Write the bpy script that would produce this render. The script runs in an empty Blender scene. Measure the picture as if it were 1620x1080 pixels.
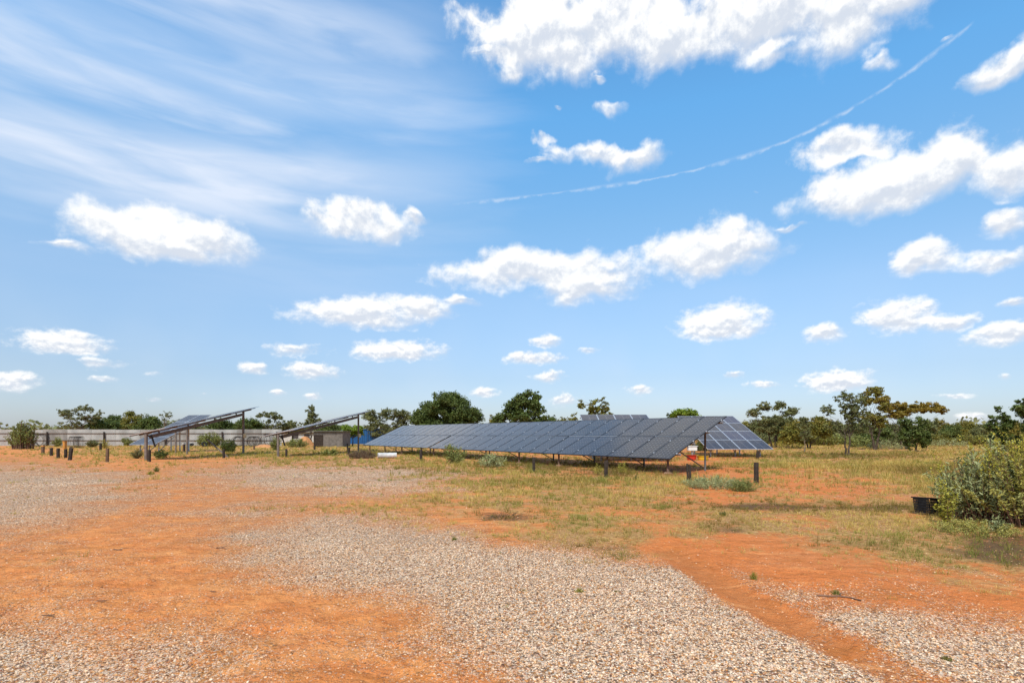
import bpy, math, random
import numpy as np
from mathutils import Vector, Matrix

F, HOR, CX, EYE = 870.0, 686.0, 810.0, 1.5      # focal length and horizon of the photograph, eye height in metres
SUN_EL, SUN_AZ = math.radians(52), math.radians(200)   # azimuth from +Y clockwise: behind the camera, to its left
S = bpy.context.scene
C = S.collection
R = np.random.default_rng(7)
random.seed(7)

def at(px, py, d):
    return Vector(((px - CX) / F * d, d, EYE + (HOR - py) / F * d))
def dist(py, z=0.0):
    return F * (EYE - z) / (py - HOR)

# ------------------------------------------------------------------ noise and ground height
_perm = np.random.default_rng(3).random((256, 256))
def vnoise(x, y):
    xi = np.floor(x).astype(int); yi = np.floor(y).astype(int)
    fx = x - xi; fy = y - yi
    fx = fx * fx * (3 - 2 * fx); fy = fy * fy * (3 - 2 * fy)
    g = lambda a, b: _perm[a & 255, b & 255]
    return (g(xi, yi) * (1 - fx) + g(xi + 1, yi) * fx) * (1 - fy) + (g(xi, yi + 1) * (1 - fx) + g(xi + 1, yi + 1) * fx) * fy
def fbm(x, y, o=4):
    s = 0; a = .5; t = 0
    for i in range(o):
        s = s + a * vnoise(x * 2 ** i + 17 * i, y * 2 ** i + 31 * i); t += a; a *= .5
    return s / t
# the wheel rut that crosses the gravel, in world metres
def gpt(px, py):
    d = dist(py); return ((px - CX) / F * d, d)
RUT = [gpt(*p) for p in ((1060, 870), (1110, 902), (1160, 934), (1250, 980), (1350, 1030), (1480, 1085), (1640, 1150))]
RUT2 = [gpt(*p) for p in ((20, 752), (150, 748), (300, 740), (420, 742), (600, 760))]
def segdist(x, y, pts):
    best = np.full(np.shape(x), 1e9)
    for (ax, ay), (bx, by) in zip(pts[:-1], pts[1:]):
        dx, dy = bx - ax, by - ay
        t = np.clip(((x - ax) * dx + (y - ay) * dy) / (dx * dx + dy * dy), 0, 1)
        best = np.minimum(best, np.hypot(x - ax - t * dx, y - ay - t * dy))
    return best
def gh(x, y):
    x = np.asarray(x, float); y = np.asarray(y, float)
    r = np.hypot(x, y)
    h = .07 * (fbm(x / 6.3, y / 6.3, 3) - .5) + .035 * (fbm(x / 1.1 + 9, y / 1.1, 3) - .5) * np.exp(-r / 25)
    h = h + .014 * (fbm(x / .22 + 5, y / .22, 3) - .5) * np.exp(-r / 12)
    h = h - .035 * np.clip(fbm(x / .42 + 90, y / .30, 3) - .60, 0, .25) / .25 * np.exp(-r / 25)
    h = h - .03 * np.exp(-(segdist(x, y, RUT) / .19) ** 2) + .014 * np.exp(-((segdist(x, y, RUT) - .33) / .12) ** 2)
    return h * np.exp(-r / 400)
def gz(x, y): return float(gh(x, y))

# ------------------------------------------------------------------ maps of the ground cover (world map, rows by distance)
YS = [700, 705, 720, 735, 750, 765, 780, 800, 825, 850, 880, 910, 945, 980, 1020, 1080]
GRAV = ["0000000000000000000", "0000000000000000000", "1000000000000000000", "4311344410000000000", "6653577730000000000",
        "8853466631000000000", "8742345420000000000", "7532431100000000000", "6422355410000000000", "3211367751000000000",
        "1211258999730000000", "1111236899998300000", "1111213589999262100", "3322111258999838743", "6543211236899994888",
        "7765321124799999878"]
GRAS = ["6677888886666888888", "5677888865445688888", "2466788765445688888", "1122245677653578888", "0011111377773458888",
        "0001111368887625788", "0000122367877455688", "0000136676676788889", "0000012555766888999", "0000000013675378999",
        "0000000000363224899", "0000000000001113356", "0000000000000011122", "0000000000000000112", "0000000000000000000",
        "0000000000000000000"]
def table(rows):
    return np.array([[int(c) / 9 for c in r] for r in rows])
GT, HT = table(GRAV), table(GRAS)
YD = np.array([dist(y) for y in YS])
def lookup(T, x, y):
    d = np.maximum(y, 3.0)
    wx = (fbm(x / 1.9 + 3, y / 1.9, 3) - .5) * 1.5 * np.clip(d / 9, .4, 3)
    wy = (fbm(x / 1.9 + 43, y / 1.9 + 8, 3) - .5) * 1.6 * np.clip(d / 9, .4, 3)
    wy = wy * np.clip(d / 9, .35, 1)
    d2 = np.maximum(d + wy, 2.9)
    px = CX + F * (x + wx) / d2; py = HOR + F * EYE / d2
    u = np.clip(px / 90, 0, 17.999); v = np.clip(np.interp(py, YS, np.arange(len(YS))), 0, len(YS) - 1.001)
    ui = u.astype(int); vi = v.astype(int); fu = u - ui; fv = v - vi
    return (T[vi, ui] * (1 - fu) + T[vi, ui + 1] * fu) * (1 - fv) + (T[vi + 1, ui] * (1 - fu) + T[vi + 1, ui + 1] * fu) * fv
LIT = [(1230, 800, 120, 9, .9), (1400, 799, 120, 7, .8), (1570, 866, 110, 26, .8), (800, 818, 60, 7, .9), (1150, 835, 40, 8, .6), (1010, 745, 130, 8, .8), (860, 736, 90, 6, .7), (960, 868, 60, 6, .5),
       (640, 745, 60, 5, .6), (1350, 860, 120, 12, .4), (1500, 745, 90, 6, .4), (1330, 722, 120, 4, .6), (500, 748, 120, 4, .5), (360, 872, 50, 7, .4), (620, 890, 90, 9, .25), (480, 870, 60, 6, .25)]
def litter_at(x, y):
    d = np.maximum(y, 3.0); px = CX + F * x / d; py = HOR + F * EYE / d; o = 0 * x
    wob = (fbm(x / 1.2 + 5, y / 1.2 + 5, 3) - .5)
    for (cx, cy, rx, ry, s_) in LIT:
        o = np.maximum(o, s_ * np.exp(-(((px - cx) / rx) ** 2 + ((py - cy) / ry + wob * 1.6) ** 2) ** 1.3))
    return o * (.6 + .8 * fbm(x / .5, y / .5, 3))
def gravel_at(x, y):
    g = lookup(GT, x, y) + (fbm(x / .8, y / .8, 4) - .5) * .55 + (fbm(x / .25 + 7, y / .25, 3) - .5) * .25
    rd = segdist(x, y, RUT)
    g = g - .62 * np.exp(-(rd / (.21 + .07 * fbm(x / .3, y / .3, 2))) ** 4)
    return np.clip(g, 0, 1)
def grass_at(x, y):
    return np.clip(lookup(HT, x, y) + (fbm(x / 1.3 + 70, y / 1.3, 4) - .5) * .9 + (fbm(x / .45 + 20, y / .45, 3) - .5) * .9 + .02, 0, 1)

# ------------------------------------------------------------------ materials
def mat(name):
    m = bpy.data.materials.new(name); m.use_nodes = True
    nt = m.node_tree; b = nt.nodes['Principled BSDF']
    return m, nt, b
def N(nt, t, **k):
    n = nt.nodes.new(t)
    for a, v in k.items():
        if a.startswith('i_'): n.inputs[int(a[2:])].default_value = v
        else: setattr(n, a, v)
    return n
def L(nt, a, b): nt.links.new(a, b)
def math_(nt, op, a, b=None, c=None, clamp=False):
    n = nt.nodes.new('ShaderNodeMath'); n.operation = op; n.use_clamp = clamp
    for i, v in enumerate((a, b, c)):
        if v is None: continue
        if isinstance(v, (int, float)): n.inputs[i].default_value = v
        else: nt.links.new(v, n.inputs[i])
    return n.outputs[0]
def mixc(nt, f, a, b, mode='MIX'):
    n = nt.nodes.new('ShaderNodeMix'); n.data_type = 'RGBA'; n.blend_type = mode
    for i, v in ((0, f), (6, a), (7, b)):
        if isinstance(v, (int, float)): n.inputs[i].default_value = v
        elif isinstance(v, tuple): n.inputs[i].default_value = (*v[:3], 1)
        else: nt.links.new(v, n.inputs[i])
    return n.outputs[2]
def ramp(nt, x, a, b, c=0.0, d=1.0, kind='SMOOTHSTEP'):
    n = nt.nodes.new('ShaderNodeMapRange'); n.interpolation_type = kind
    n.inputs[1].default_value = a; n.inputs[2].default_value = b; n.inputs[3].default_value = c; n.inputs[4].default_value = d
    nt.links.new(x, n.inputs[0]); return n.outputs[0]
def noise(nt, vec, scale, detail=4, rough=.55, dist_=0.0):
    n = nt.nodes.new('ShaderNodeTexNoise'); n.inputs['Scale'].default_value = scale
    n.inputs['Detail'].default_value = detail; n.inputs['Roughness'].default_value = rough; n.inputs['Distortion'].default_value = dist_
    if vec is not None: nt.links.new(vec, n.inputs['Vector'])
    return n.outputs['Fac']

def simple(name, col, rough=.8, metal=0.0, var=.25, scale=8.0, bump=.15, col2=None, spec=.3):
    m, nt, b = mat(name)
    tc = N(nt, 'ShaderNodeTexCoord').outputs['Object']
    n1 = noise(nt, tc, scale, 6)
    n2 = noise(nt, tc, scale * 6, 4)
    c2 = col2 or tuple(c * (1 - var) for c in col)
    f = ramp(nt, math_(nt, 'ADD', math_(nt, 'MULTIPLY', n1, .7), math_(nt, 'MULTIPLY', n2, .3)), .38, .62)
    L(nt, mixc(nt, f, c2, col), b.inputs['Base Color'])
    b.inputs['Roughness'].default_value = rough; b.inputs['Metallic'].default_value = metal
    b.inputs['Specular IOR Level'].default_value = spec
    if bump:
        bp = N(nt, 'ShaderNodeBump'); bp.inputs['Strength'].default_value = bump; bp.inputs['Distance'].default_value = .01
        L(nt, n2, bp.inputs['Height']); L(nt, bp.outputs[0], b.inputs['Normal'])
    return m

def foliage(name, dark, light, tint=(.3, .28, .05), transl=.3, tintf=.35, rough=.55):
    """leaf material: each leaf's own shade comes from the vertex attribute v (0..1), w marks yellowed leaves"""
    m, nt, b = mat(name)
    a = N(nt, 'ShaderNodeAttribute', attribute_name='v').outputs['Fac']
    w = N(nt, 'ShaderNodeAttribute', attribute_name='w').outputs['Fac']
    col = mixc(nt, a, dark, light)
    col = mixc(nt, math_(nt, 'MULTIPLY', w, tintf), col, tint)
    L(nt, col, b.inputs['Base Color'])
    b.inputs['Roughness'].default_value = rough; b.inputs['Specular IOR Level'].default_value = .25
    t = N(nt, 'ShaderNodeBsdfTranslucent'); L(nt, mixc(nt, 1.0, col, (1.0, 1.0, .55), 'MULTIPLY'), t.inputs[0])
    mx = N(nt, 'ShaderNodeMixShader', i_0=transl)
    L(nt, b.outputs[0], mx.inputs[1]); L(nt, t.outputs[0], mx.inputs[2])
    L(nt, mx.outputs[0], nt.nodes['Material Output'].inputs[0])
    return m

SAND, SAND2, RED, DEEP = (.72, .255, .062), (.61, .165, .030), (.60, .14, .018), (.26, .062, .010)
def ground_material():
    m, nt, b = mat('ground_soil')
    P = N(nt, 'ShaderNodeTexCoord').outputs['Object']
    g = N(nt, 'ShaderNodeAttribute', attribute_name='gravel').outputs['Fac']
    h = N(nt, 'ShaderNodeAttribute', attribute_name='grass').outputs['Fac']
    rut = N(nt, 'ShaderNodeAttribute', attribute_name='rut').outputs['Fac']
    red = N(nt, 'ShaderNodeAttribute', attribute_name='red').outputs['Fac']
    n_big = noise(nt, P, .35, 5); n_mid = noise(nt, P, 2.3, 6, .6); n_fine = noise(nt, P, 19, 5, .65); n_grain = noise(nt, P, 160, 2, .7)
    sand = mixc(nt, ramp(nt, n_mid, .35, .65), SAND2, SAND)
    sand = mixc(nt, ramp(nt, math_(nt, 'ADD', red, math_(nt, 'MULTIPLY', math_(nt, 'SUBTRACT', n_mid, .5), 1.3)), .25, .75), sand, RED)
    sand = mixc(nt, ramp(nt, n_fine, .52, .72, 0, .45), sand, DEEP)
    sand = mixc(nt, ramp(nt, n_big, .5, .68, 0, .35), sand, (.42, .2, .09))
    sand = mixc(nt, ramp(nt, n_grain, .3, .7, .0, .35), sand, (.72, .42, .20))
    sand = mixc(nt, math_(nt, 'MULTIPLY', rut, .45), sand, (.34, .145, .05))
    cr_ = noise(nt, P, 55, 4, .75)
    sand = mixc(nt, ramp(nt, cr_, .55, .64, 0, .7), sand, DEEP)
    hol = noise(nt, P, 6.5, 5, .7, .6)
    sand = mixc(nt, ramp(nt, hol, .53, .64, 0, .55), sand, (.36, .10, .02))
    st = noise(nt, P, .9, 6, .65, .4)
    sand = mixc(nt, ramp(nt, st, .56, .72, 0, .55), sand, (.30, .12, .035))
    mp0 = N(nt, 'ShaderNodeMapping'); mp0.inputs['Scale'].default_value = (.55, 1.7, 1); mp0.inputs['Rotation'].default_value = (0, 0, -.35); L(nt, P, mp0.inputs[0])
    sk = noise(nt, mp0.outputs[0], 2.2, 7, .68, .5)
    sand = mixc(nt, ramp(nt, sk, .50, .64, 0, .5), sand, (.40, .135, .030))
    sand = mixc(nt, ramp(nt, sk, .46, .34, 0, .35), sand, (.82, .38, .14))
    lit = N(nt, 'ShaderNodeAttribute', attribute_name='litter').outputs['Fac']
    # litter and thatch among the grass
    straw = mixc(nt, ramp(nt, n_fine, .4, .6), (.22, .135, .05), (.47, .31, .115))
    hm = ramp(nt, math_(nt, 'ADD', h, math_(nt, 'ADD', math_(nt, 'MULTIPLY', math_(nt, 'SUBTRACT', n_mid, .5), .9), math_(nt, 'MULTIPLY', math_(nt, 'SUBTRACT', n_fine, .5), .7))), .38, .95, 0, .8)
    base = mixc(nt, hm, sand, straw)
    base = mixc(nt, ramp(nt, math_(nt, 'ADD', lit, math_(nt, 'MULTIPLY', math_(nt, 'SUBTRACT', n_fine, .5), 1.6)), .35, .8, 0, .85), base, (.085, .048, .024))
    # stones: two sizes of cells, present where the cell's own number is below the gravel amount
    def stones(scale, base, gain, seed):
        mp = N(nt, 'ShaderNodeMapping'); mp.inputs['Location'].default_value = (seed, seed * 2, 0); L(nt, P, mp.inputs[0])
        mp.inputs['Scale'].default_value = (1, 1, .01)
        v = N(nt, 'ShaderNodeTexVoronoi'); v.voronoi_dimensions = '2D'; v.inputs['Scale'].default_value = scale
        L(nt, mp.outputs[0], v.inputs['Vector'])
        e = N(nt, 'ShaderNodeTexVoronoi'); e.voronoi_dimensions = '2D'; e.feature = 'DISTANCE_TO_EDGE'; e.inputs['Scale'].default_value = scale
        L(nt, mp.outputs[0], e.inputs['Vector'])
        sx = N(nt, 'ShaderNodeSeparateColor'); L(nt, v.outputs['Color'], sx.inputs[0])
        cr = N(nt, 'ShaderNodeValToRGB'); cr.color_ramp.interpolation = 'CONSTANT'
        els = [(0, (.085, .060, .045)), (.08, (.19, .145, .11)), (.19, (.54, .24, .07)), (.33, (.70, .42, .22)), (.46, (.82, .60, .40)),
               (.60, (.90, .73, .54)), (.80, (.72, .50, .36)), (.93, (.34, .13, .065))]
        cr.color_ramp.elements[0].color = (*els[0][1], 1); cr.color_ramp.elements[1].position = els[1][0]; cr.color_ramp.elements[1].color = (*els[1][1], 1)
        for p, c in els[2:]:
            q = cr.color_ramp.elements.new(p); q.color = (*c, 1)
        L(nt, sx.outputs[0], cr.inputs[0])
        inside = ramp(nt, e.outputs['Distance'], .03, .12)
        amt = ramp(nt, math_(nt, 'SUBTRACT', math_(nt, 'MULTIPLY', g, gain), sx.outputs[1]), -.02, .04)
        f = math_(nt, 'MULTIPLY', inside, amt)
        return cr.outputs[0], f, e.outputs['Distance']
    dustcol = mixc(nt, ramp(nt, g, .45, .95), sand, (.80, .56, .37))
    base = mixc(nt, ramp(nt, g, .25, .8), base, dustcol)
    c1, f1, d1 = stones(95, base, 1.35, 3.0)
    c2, f2, d2 = stones(52, base, 1.15, 11.0)
    tint = ramp(nt, g, .75, .15)
    c1 = mixc(nt, math_(nt, 'ADD', math_(nt, 'MULTIPLY', tint, .6), .15), c1, sand); c2 = mixc(nt, math_(nt, 'ADD', math_(nt, 'MULTIPLY', tint, .5), .12), c2, sand)
    col = mixc(nt, f1, base, c1); col = mixc(nt, f2, col, c2)
    L(nt, col, b.inputs['Base Color'])
    b.inputs['Roughness'].default_value = .95; b.inputs['Specular IOR Level'].default_value = .15
    hgt = math_(nt, 'ADD', math_(nt, 'MULTIPLY', f2, .9), math_(nt, 'MULTIPLY', f1, .45))
    hgt = math_(nt, 'ADD', hgt, math_(nt, 'MULTIPLY', n_fine, 1.6))
    hgt = math_(nt, 'ADD', hgt, math_(nt, 'MULTIPLY', n_grain, .35))
    hgt = math_(nt, 'ADD', hgt, math_(nt, 'MULTIPLY', hol, 5.0))
    bp = N(nt, 'ShaderNodeBump'); bp.inputs['Strength'].default_value = .9; bp.inputs['Distance'].default_value = .014
    L(nt, hgt, bp.inputs['Height']); L(nt, bp.outputs[0], b.inputs['Normal'])
    return m

def vcol_mat(name, rough=.9, attr='col'):
    m, nt, b = mat(name)
    a = N(nt, 'ShaderNodeAttribute', attribute_name=attr)
    n = noise(nt, N(nt, 'ShaderNodeTexCoord').outputs['Object'], 220, 3)
    L(nt, mixc(nt, ramp(nt, n, .3, .7, .55, 0), a.outputs['Color'], mixc(nt, 1.0, a.outputs['Color'], (.7, .66, .62), 'MULTIPLY')), b.inputs['Base Color'])
    b.inputs['Roughness'].default_value = rough; b.inputs['Specular IOR Level'].default_value = .2
    return m

def panel_material(name, cells, cell_a, cell_b, gap, diamond, rough=.12, bus=0.0, centre=False, linew=.012, dia_col=(.42, .42, .42), sheen=.6):
    """module glass over a grid of cells; UV runs 0..1 over one module"""
    m, nt, b = mat(name)
    uv = N(nt, 'ShaderNodeUVMap'); sp = N(nt, 'ShaderNodeSeparateXYZ'); L(nt, uv.outputs[0], sp.inputs[0])
    def fr(o, n): return math_(nt, 'ABSOLUTE', math_(nt, 'SUBTRACT', math_(nt, 'FRACT', math_(nt, 'MULTIPLY', o, float(n))), .5))
    fx, fy = fr(sp.outputs[0], cells[0]), fr(sp.outputs[1], cells[1])     # .5 at the borders of a cell
    line = math_(nt, 'GREATER_THAN', math_(nt, 'MAXIMUM', fx, fy), .5 - linew)
    dia = math_(nt, 'GREATER_THAN', math_(nt, 'ADD', fx, fy), 1 - diamond)
    f = math_(nt, 'MAXIMUM', line, dia)
    tc = N(nt, 'ShaderNodeTexCoord').outputs['Object']
    v = N(nt, 'ShaderNodeAttribute', attribute_name='v').outputs['Fac']
    cell = mixc(nt, v, cell_a, cell_b)
    if centre:
        c = math_(nt, 'LESS_THAN', math_(nt, 'ABSOLUTE', math_(nt, 'SUBTRACT', sp.outputs[0], .5)), .016)
        f = math_(nt, 'MAXIMUM', f, c)
    col = mixc(nt, dia, mixc(nt, f, cell, gap), dia_col)
    dust = noise(nt, tc, 1.7, 5)
    col = mixc(nt, ramp(nt, dust, .35, .75, .01, .06), col, (.30, .22, .16))
    L(nt, col, b.inputs['Base Color'])
    L(nt, ramp(nt, dust, .3, .7, rough * .7, rough * 1.5), b.inputs['Roughness'])
    b.inputs['IOR'].default_value = 1.30
    b.inputs['Sheen Weight'].default_value = sheen; b.inputs['Sheen Roughness'].default_value = .27; b.inputs['Sheen Tint'].default_value = (1, .95, .89, 1)
    return m

M = {}
def build_materials():
    M['ground'] = ground_material()
    M['stone'] = vcol_mat('stone_colours')
    M['grass'] = foliage('dry_grass_blades', (.26, .175, .045), (.80, .58, .18), (.22, .25, .045), .42, .9, .7)
    M['wood'] = simple('weathered_dark_timber', (.055, .04, .03), .9, var=.5, scale=9, bump=.6)
    M['wood_brown'] = simple('brown_timber', (.17, .10, .06), .9, var=.45, scale=9, bump=.5)
    M['grey_wood'] = simple('silvered_timber_post', (.20, .16, .135), .85, var=.35, scale=6, bump=.4)
    M['orange_paint'] = simple('faded_orange_paint', (.55, .24, .05), .6, var=.3, scale=12)
    M['yellow_paint'] = simple('yellow_paint', (.75, .50, .04), .5, var=.15, scale=6)
    M['white_paint'] = simple('white_paint', (.75, .73, .68), .6, var=.15, scale=5)
    M['cream_paint'] = simple('cream_enamel', (.62, .50, .30), .6, var=.15, scale=5)
    M['red_paint'] = simple('red_plastic', (.62, .05, .03), .45, var=.15, scale=5)
    M['steel'] = simple('galvanised_steel', (.42, .41, .40), .45, .7, var=.25, scale=14, bump=.05)
    M['dark_steel'] = simple('dark_painted_steel', (.10, .085, .08), .5, .4, var=.3, scale=10, bump=.1)
    M['rust'] = simple('rusty_pipe', (.20, .12, .085), .8, .2, var=.45, scale=8, bump=.3)
    M['alu'] = simple('bare_aluminium_frame', (.66, .66, .66), .35, .6, var=.08, scale=10, bump=0)
    M['black_frame'] = simple('black_anodised_frame', (.03, .03, .034), .4, .3, var=.2, scale=10, bump=0)
    M['concrete'] = simple('red_stained_concrete', (.30, .17, .11), .95, var=.3, scale=9, bump=.5)
    M['bark'] = simple('grey_brown_bark', (.10, .072, .05), .95, var=.55, scale=5, bump=.8)
    M['bark_pale'] = simple('pale_gum_bark', (.24, .19, .14), .9, var=.4, scale=4, bump=.5)
    M['twig'] = simple('red_brown_twigs', (.20, .11, .07), .9, var=.4, scale=14, bump=.3)
    M['rubber'] = simple('black_rubber', (.025, .024, .023), .85, var=.3, scale=9, bump=.3)
    M['wire'] = simple('rusted_wire', (.07, .055, .045), .8, .4, var=.4, scale=20, bump=0)
    M['black_plastic'] = simple('black_plastic', (.018, .018, .018), .5, var=.3, scale=20, bump=.1)
    M['blue_steel'] = simple('blue_container_paint', (.02, .10, .26), .55, .1, var=.3, scale=1.3, bump=.1)
    M['sheet'] = simple('zinc_sheeting', (.45, .44, .41), .6, .2, var=.22, scale=.9, bump=.1)
    M['sheet_dark'] = simple('stained_zinc_sheeting', (.33, .31, .28), .65, .2, var=.3, scale=.9, bump=.1)
    M['sheet_pale'] = simple('weathered_white_enamel', (.58, .57, .55), .6, var=.3, scale=4)
    M['block'] = simple('grey_block_wall', (.20, .175, .15), .95, var=.35, scale=3, bump=.5)
    M['render_white'] = simple('pale_rendered_wall', (.55, .53, .49), .9, var=.15, scale=2, bump=.2)
    M['dirt'] = simple('orange_dirt', (.55, .25, .10), .95, var=.35, scale=4, bump=.9)
    M['cells_mono'] = panel_material('dark_mono_cells', (6, 12), (.010, .010, .013), (.015, .016, .024), (.11, .11, .115), .10, .12, linew=.021, dia_col=(.38, .38, .38), sheen=1.0)
    M['cells_poly'] = panel_material('blue_poly_cells', (12, 9), (.014, .014, .020), (.018, .024, .062), (.10, .10, .115), .02, .10, centre=True, linew=.035, dia_col=(.1, .1, .11), sheen=.08)
    M['leaf_dark'] = foliage('dark_green_leaves', (.038, .060, .014), (.135, .185, .042), (.20, .17, .04), .3, .3)
    M['leaf_mid'] = foliage('mid_green_leaves', (.050, .080, .018), (.150, .190, .045), (.22, .19, .06), .3, .4)
    M['leaf_grey'] = foliage('grey_green_gum_leaves', (.080, .095, .032), (.23, .24, .09), (.22, .17, .07), .25, .5)
    M['leaf_olive'] = foliage('olive_acacia_leaves', (.095, .100, .018), (.27, .26, .055), (.30, .19, .025), .3, .6)
    M['leaf_gold'] = foliage('golden_brown_acacia_leaves', (.13, .10, .016), (.32, .25, .045), (.38, .23, .03), .3, .6)
    M['leaf_bright'] = foliage('bright_green_leaves', (.10, .16, .015), (.24, .33, .035), (.30, .30, .04), .35, .3)
    M['leaf_silver'] = foliage('silvery_shrub_leaves', (.17, .19, .075), (.50, .53, .27), (.45, .40, .12), .25, .6)
    M['leaf_sage'] = foliage('sage_green_shrub_leaves', (.12, .14, .035), (.33, .35, .11), (.40, .38, .10), .25, .5)
    M['leaf_bush'] = foliage('olive_yellow_bush_leaves', (.15, .16, .045), (.52, .50, .17), (.66, .50, .05), .35, .6)
    M['leaf_brown'] = foliage('dead_brown_stems_and_leaves', (.09, .06, .04), (.22, .15, .10), (.25, .2, .08), .2, .5)
    M['leaf_yellow'] = foliage('yellow_green_bush_leaves', (.20, .20, .03), (.58, .54, .10), (.70, .50, .04), .35, .5)
build_materials()

# ------------------------------------------------------------------ mesh helpers
def link(name, me, parent=None, mats=(), smooth=False):
    o = bpy.data.objects.new(name, me); C.objects.link(o)
    for m in mats: me.materials.append(M[m] if isinstance(m, str) else m)
    if smooth:
        me.polygons.foreach_set('use_smooth', np.ones(len(me.polygons), bool))
    if parent is not None: o.parent = parent
    return o
def np_mesh(name, verts, faces, attrs=None, uv=None):
    """verts (n,3), faces (m,k) of one size k; attrs {name: (n,) float or (n,4) colour}"""
    me = bpy.data.meshes.new(name); n, (m, k) = len(verts), faces.shape
    me.vertices.add(n); me.vertices.foreach_set('co', np.asarray(verts, np.float32).ravel())
    me.loops.add(m * k); me.loops.foreach_set('vertex_index', faces.astype(np.int32).ravel())
    me.polygons.add(m); me.polygons.foreach_set('loop_start', np.arange(0, m * k, k, dtype=np.int32))
    me.update(calc_edges=True)
    for a, v in (attrs or {}).items():
        v = np.asarray(v, np.float32)
        if v.ndim == 1:
            at_ = me.attributes.new(a, 'FLOAT', 'POINT'); at_.data.foreach_set('value', v)
        else:
            at_ = me.attributes.new(a, 'FLOAT_COLOR', 'POINT'); at_.data.foreach_set('color', v.ravel())
    return me
def empty(name, loc, rz=0.0):
    o = bpy.data.objects.new(name, None); C.objects.link(o); o.empty_display_size = .3
    o.location = loc; o.rotation_euler = (0, 0, rz); return o
def tag(o, label, cat, group=None, kind=None):
    if label: o['label'] = label
    if cat: o['category'] = cat
    if group: o['group'] = group
    if kind: o['kind'] = kind
    return o

class MB:
    """collects boxes, bars, tubes and quads into one mesh"""
    def __init__(s): s.v = []; s.f = []; s.m = []; s.mi = 0; s.uvs = {}
    def add(s, vs, fs):
        b = len(s.v); s.v += [tuple(v) for v in vs]
        for f in fs: s.f.append(tuple(b + i for i in f)); s.m.append(s.mi)
    def box(s, c, size, rot=None):
        hx, hy, hz = size[0] / 2, size[1] / 2, size[2] / 2
        vs = [Vector((x, y, z)) for x in (-hx, hx) for y in (-hy, hy) for z in (-hz, hz)]
        if rot is not None: vs = [rot @ v for v in vs]
        vs = [v + Vector(c) for v in vs]
        s.add(vs, [(0, 1, 3, 2), (4, 6, 7, 5), (0, 4, 5, 1), (2, 3, 7, 6), (0, 2, 6, 4), (1, 5, 7, 3)])
    def bar(s, a, b, w, h=None, up=Vector((0, 0, 1))):
        a, b = Vector(a), Vector(b); h = h or w
        d = (b - a); ln = d.length; d.normalize()
        if abs(d.dot(up)) > .98: up = Vector((1, 0, 0))
        x = d.cross(up).normalized(); z = x.cross(d)
        s.box((a + b) / 2, (w, ln, h), Matrix((x, d, z)).transposed())
    def tube(s, pts, rads, n=8, cap=True):
        pts = [Vector(p) for p in pts]
        if isinstance(rads, (int, float)): rads = [rads] * len(pts)
        b = len(s.v); ref = Vector((.3, .2, 1)).normalized()
        for i, p in enumerate(pts):
            d = (pts[min(i + 1, len(pts) - 1)] - pts[max(i - 1, 0)])
            d = d.normalized() if d.length > 1e-9 else Vector((0, 0, 1))
            r_ = ref if abs(d.dot(ref)) < .95 else Vector((1, 0, 0))
            x = d.cross(r_).normalized(); y = x.cross(d)
            for k in range(n):
                a = 2 * math.pi * k / n
                s.v.append(tuple(p + (x * math.cos(a) + y * math.sin(a)) * rads[i]))
        for i in range(len(pts) - 1):
            for k in range(n):
                q = (k + 1) % n
                s.f.append((b + i * n + k, b + i * n + q, b + (i + 1) * n + q, b + (i + 1) * n + k)); s.m.append(s.mi)
        if cap:
            s.f.append(tuple(b + k for k in range(n))); s.m.append(s.mi)
            e = b + (len(pts) - 1) * n
            s.f.append(tuple(e + k for k in reversed(range(n)))); s.m.append(s.mi)
    def build(s, name, mats, parent=None, smooth=False, bevel=0.0):
        me = bpy.data.meshes.new(name); me.from_pydata(s.v, [], s.f); me.update()
        mats = mats if isinstance(mats, (list, tuple)) else [mats]
        o = link(name, me, parent, mats, smooth)
        me.polygons.foreach_set('material_index', np.array(s.m, np.int32))
        if bevel:
            m = o.modifiers.new('bevel', 'BEVEL'); m.width = bevel; m.segments = 2; m.limit_method = 'ANGLE'
        return o

# ------------------------------------------------------------------ ground
def make_ground():
    az = np.concatenate([np.linspace(-math.pi, -.95, 60, endpoint=False), np.linspace(-.95, .95, 860, endpoint=False), np.linspace(.95, math.pi, 60)])
    rr = np.concatenate([[.05], np.geomspace(.6, 90, 900, endpoint=False), np.geomspace(90, 6000, 60)])
    A, Rr = np.meshgrid(az, rr); X = Rr * np.sin(A); Y = Rr * np.cos(A)
    x, y = X.ravel(), Y.ravel()
    z = gh(x, y)
    nA = len(az)
    i = np.arange((len(rr) - 1) * (nA - 1)); r_, c_ = i // (nA - 1), i % (nA - 1)
    f = np.stack([r_ * nA + c_, r_ * nA + c_ + 1, (r_ + 1) * nA + c_ + 1, (r_ + 1) * nA + c_], 1)[:, ::-1]
    rd = segdist(x, y, RUT)
    rut = np.exp(-(rd / .25) ** 2) * .9 + .35 * np.exp(-((segdist(x, y, RUT2)) / .3) ** 2)
    d = np.maximum(y, 3)
    px = CX + F * x / d
    red = np.clip((px - 700) / 600, 0, 1) * .9 + .15
    me = np_mesh('ground', np.stack([x, y, z], 1), f, {'gravel': gravel_at(x, y), 'grass': grass_at(x, y), 'rut': rut, 'red': red, 'litter': litter_at(x, y)})
    o = link('ground', me, None, ['ground'], True)
    tag(o, None, None, kind='structure')
make_ground()

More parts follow.
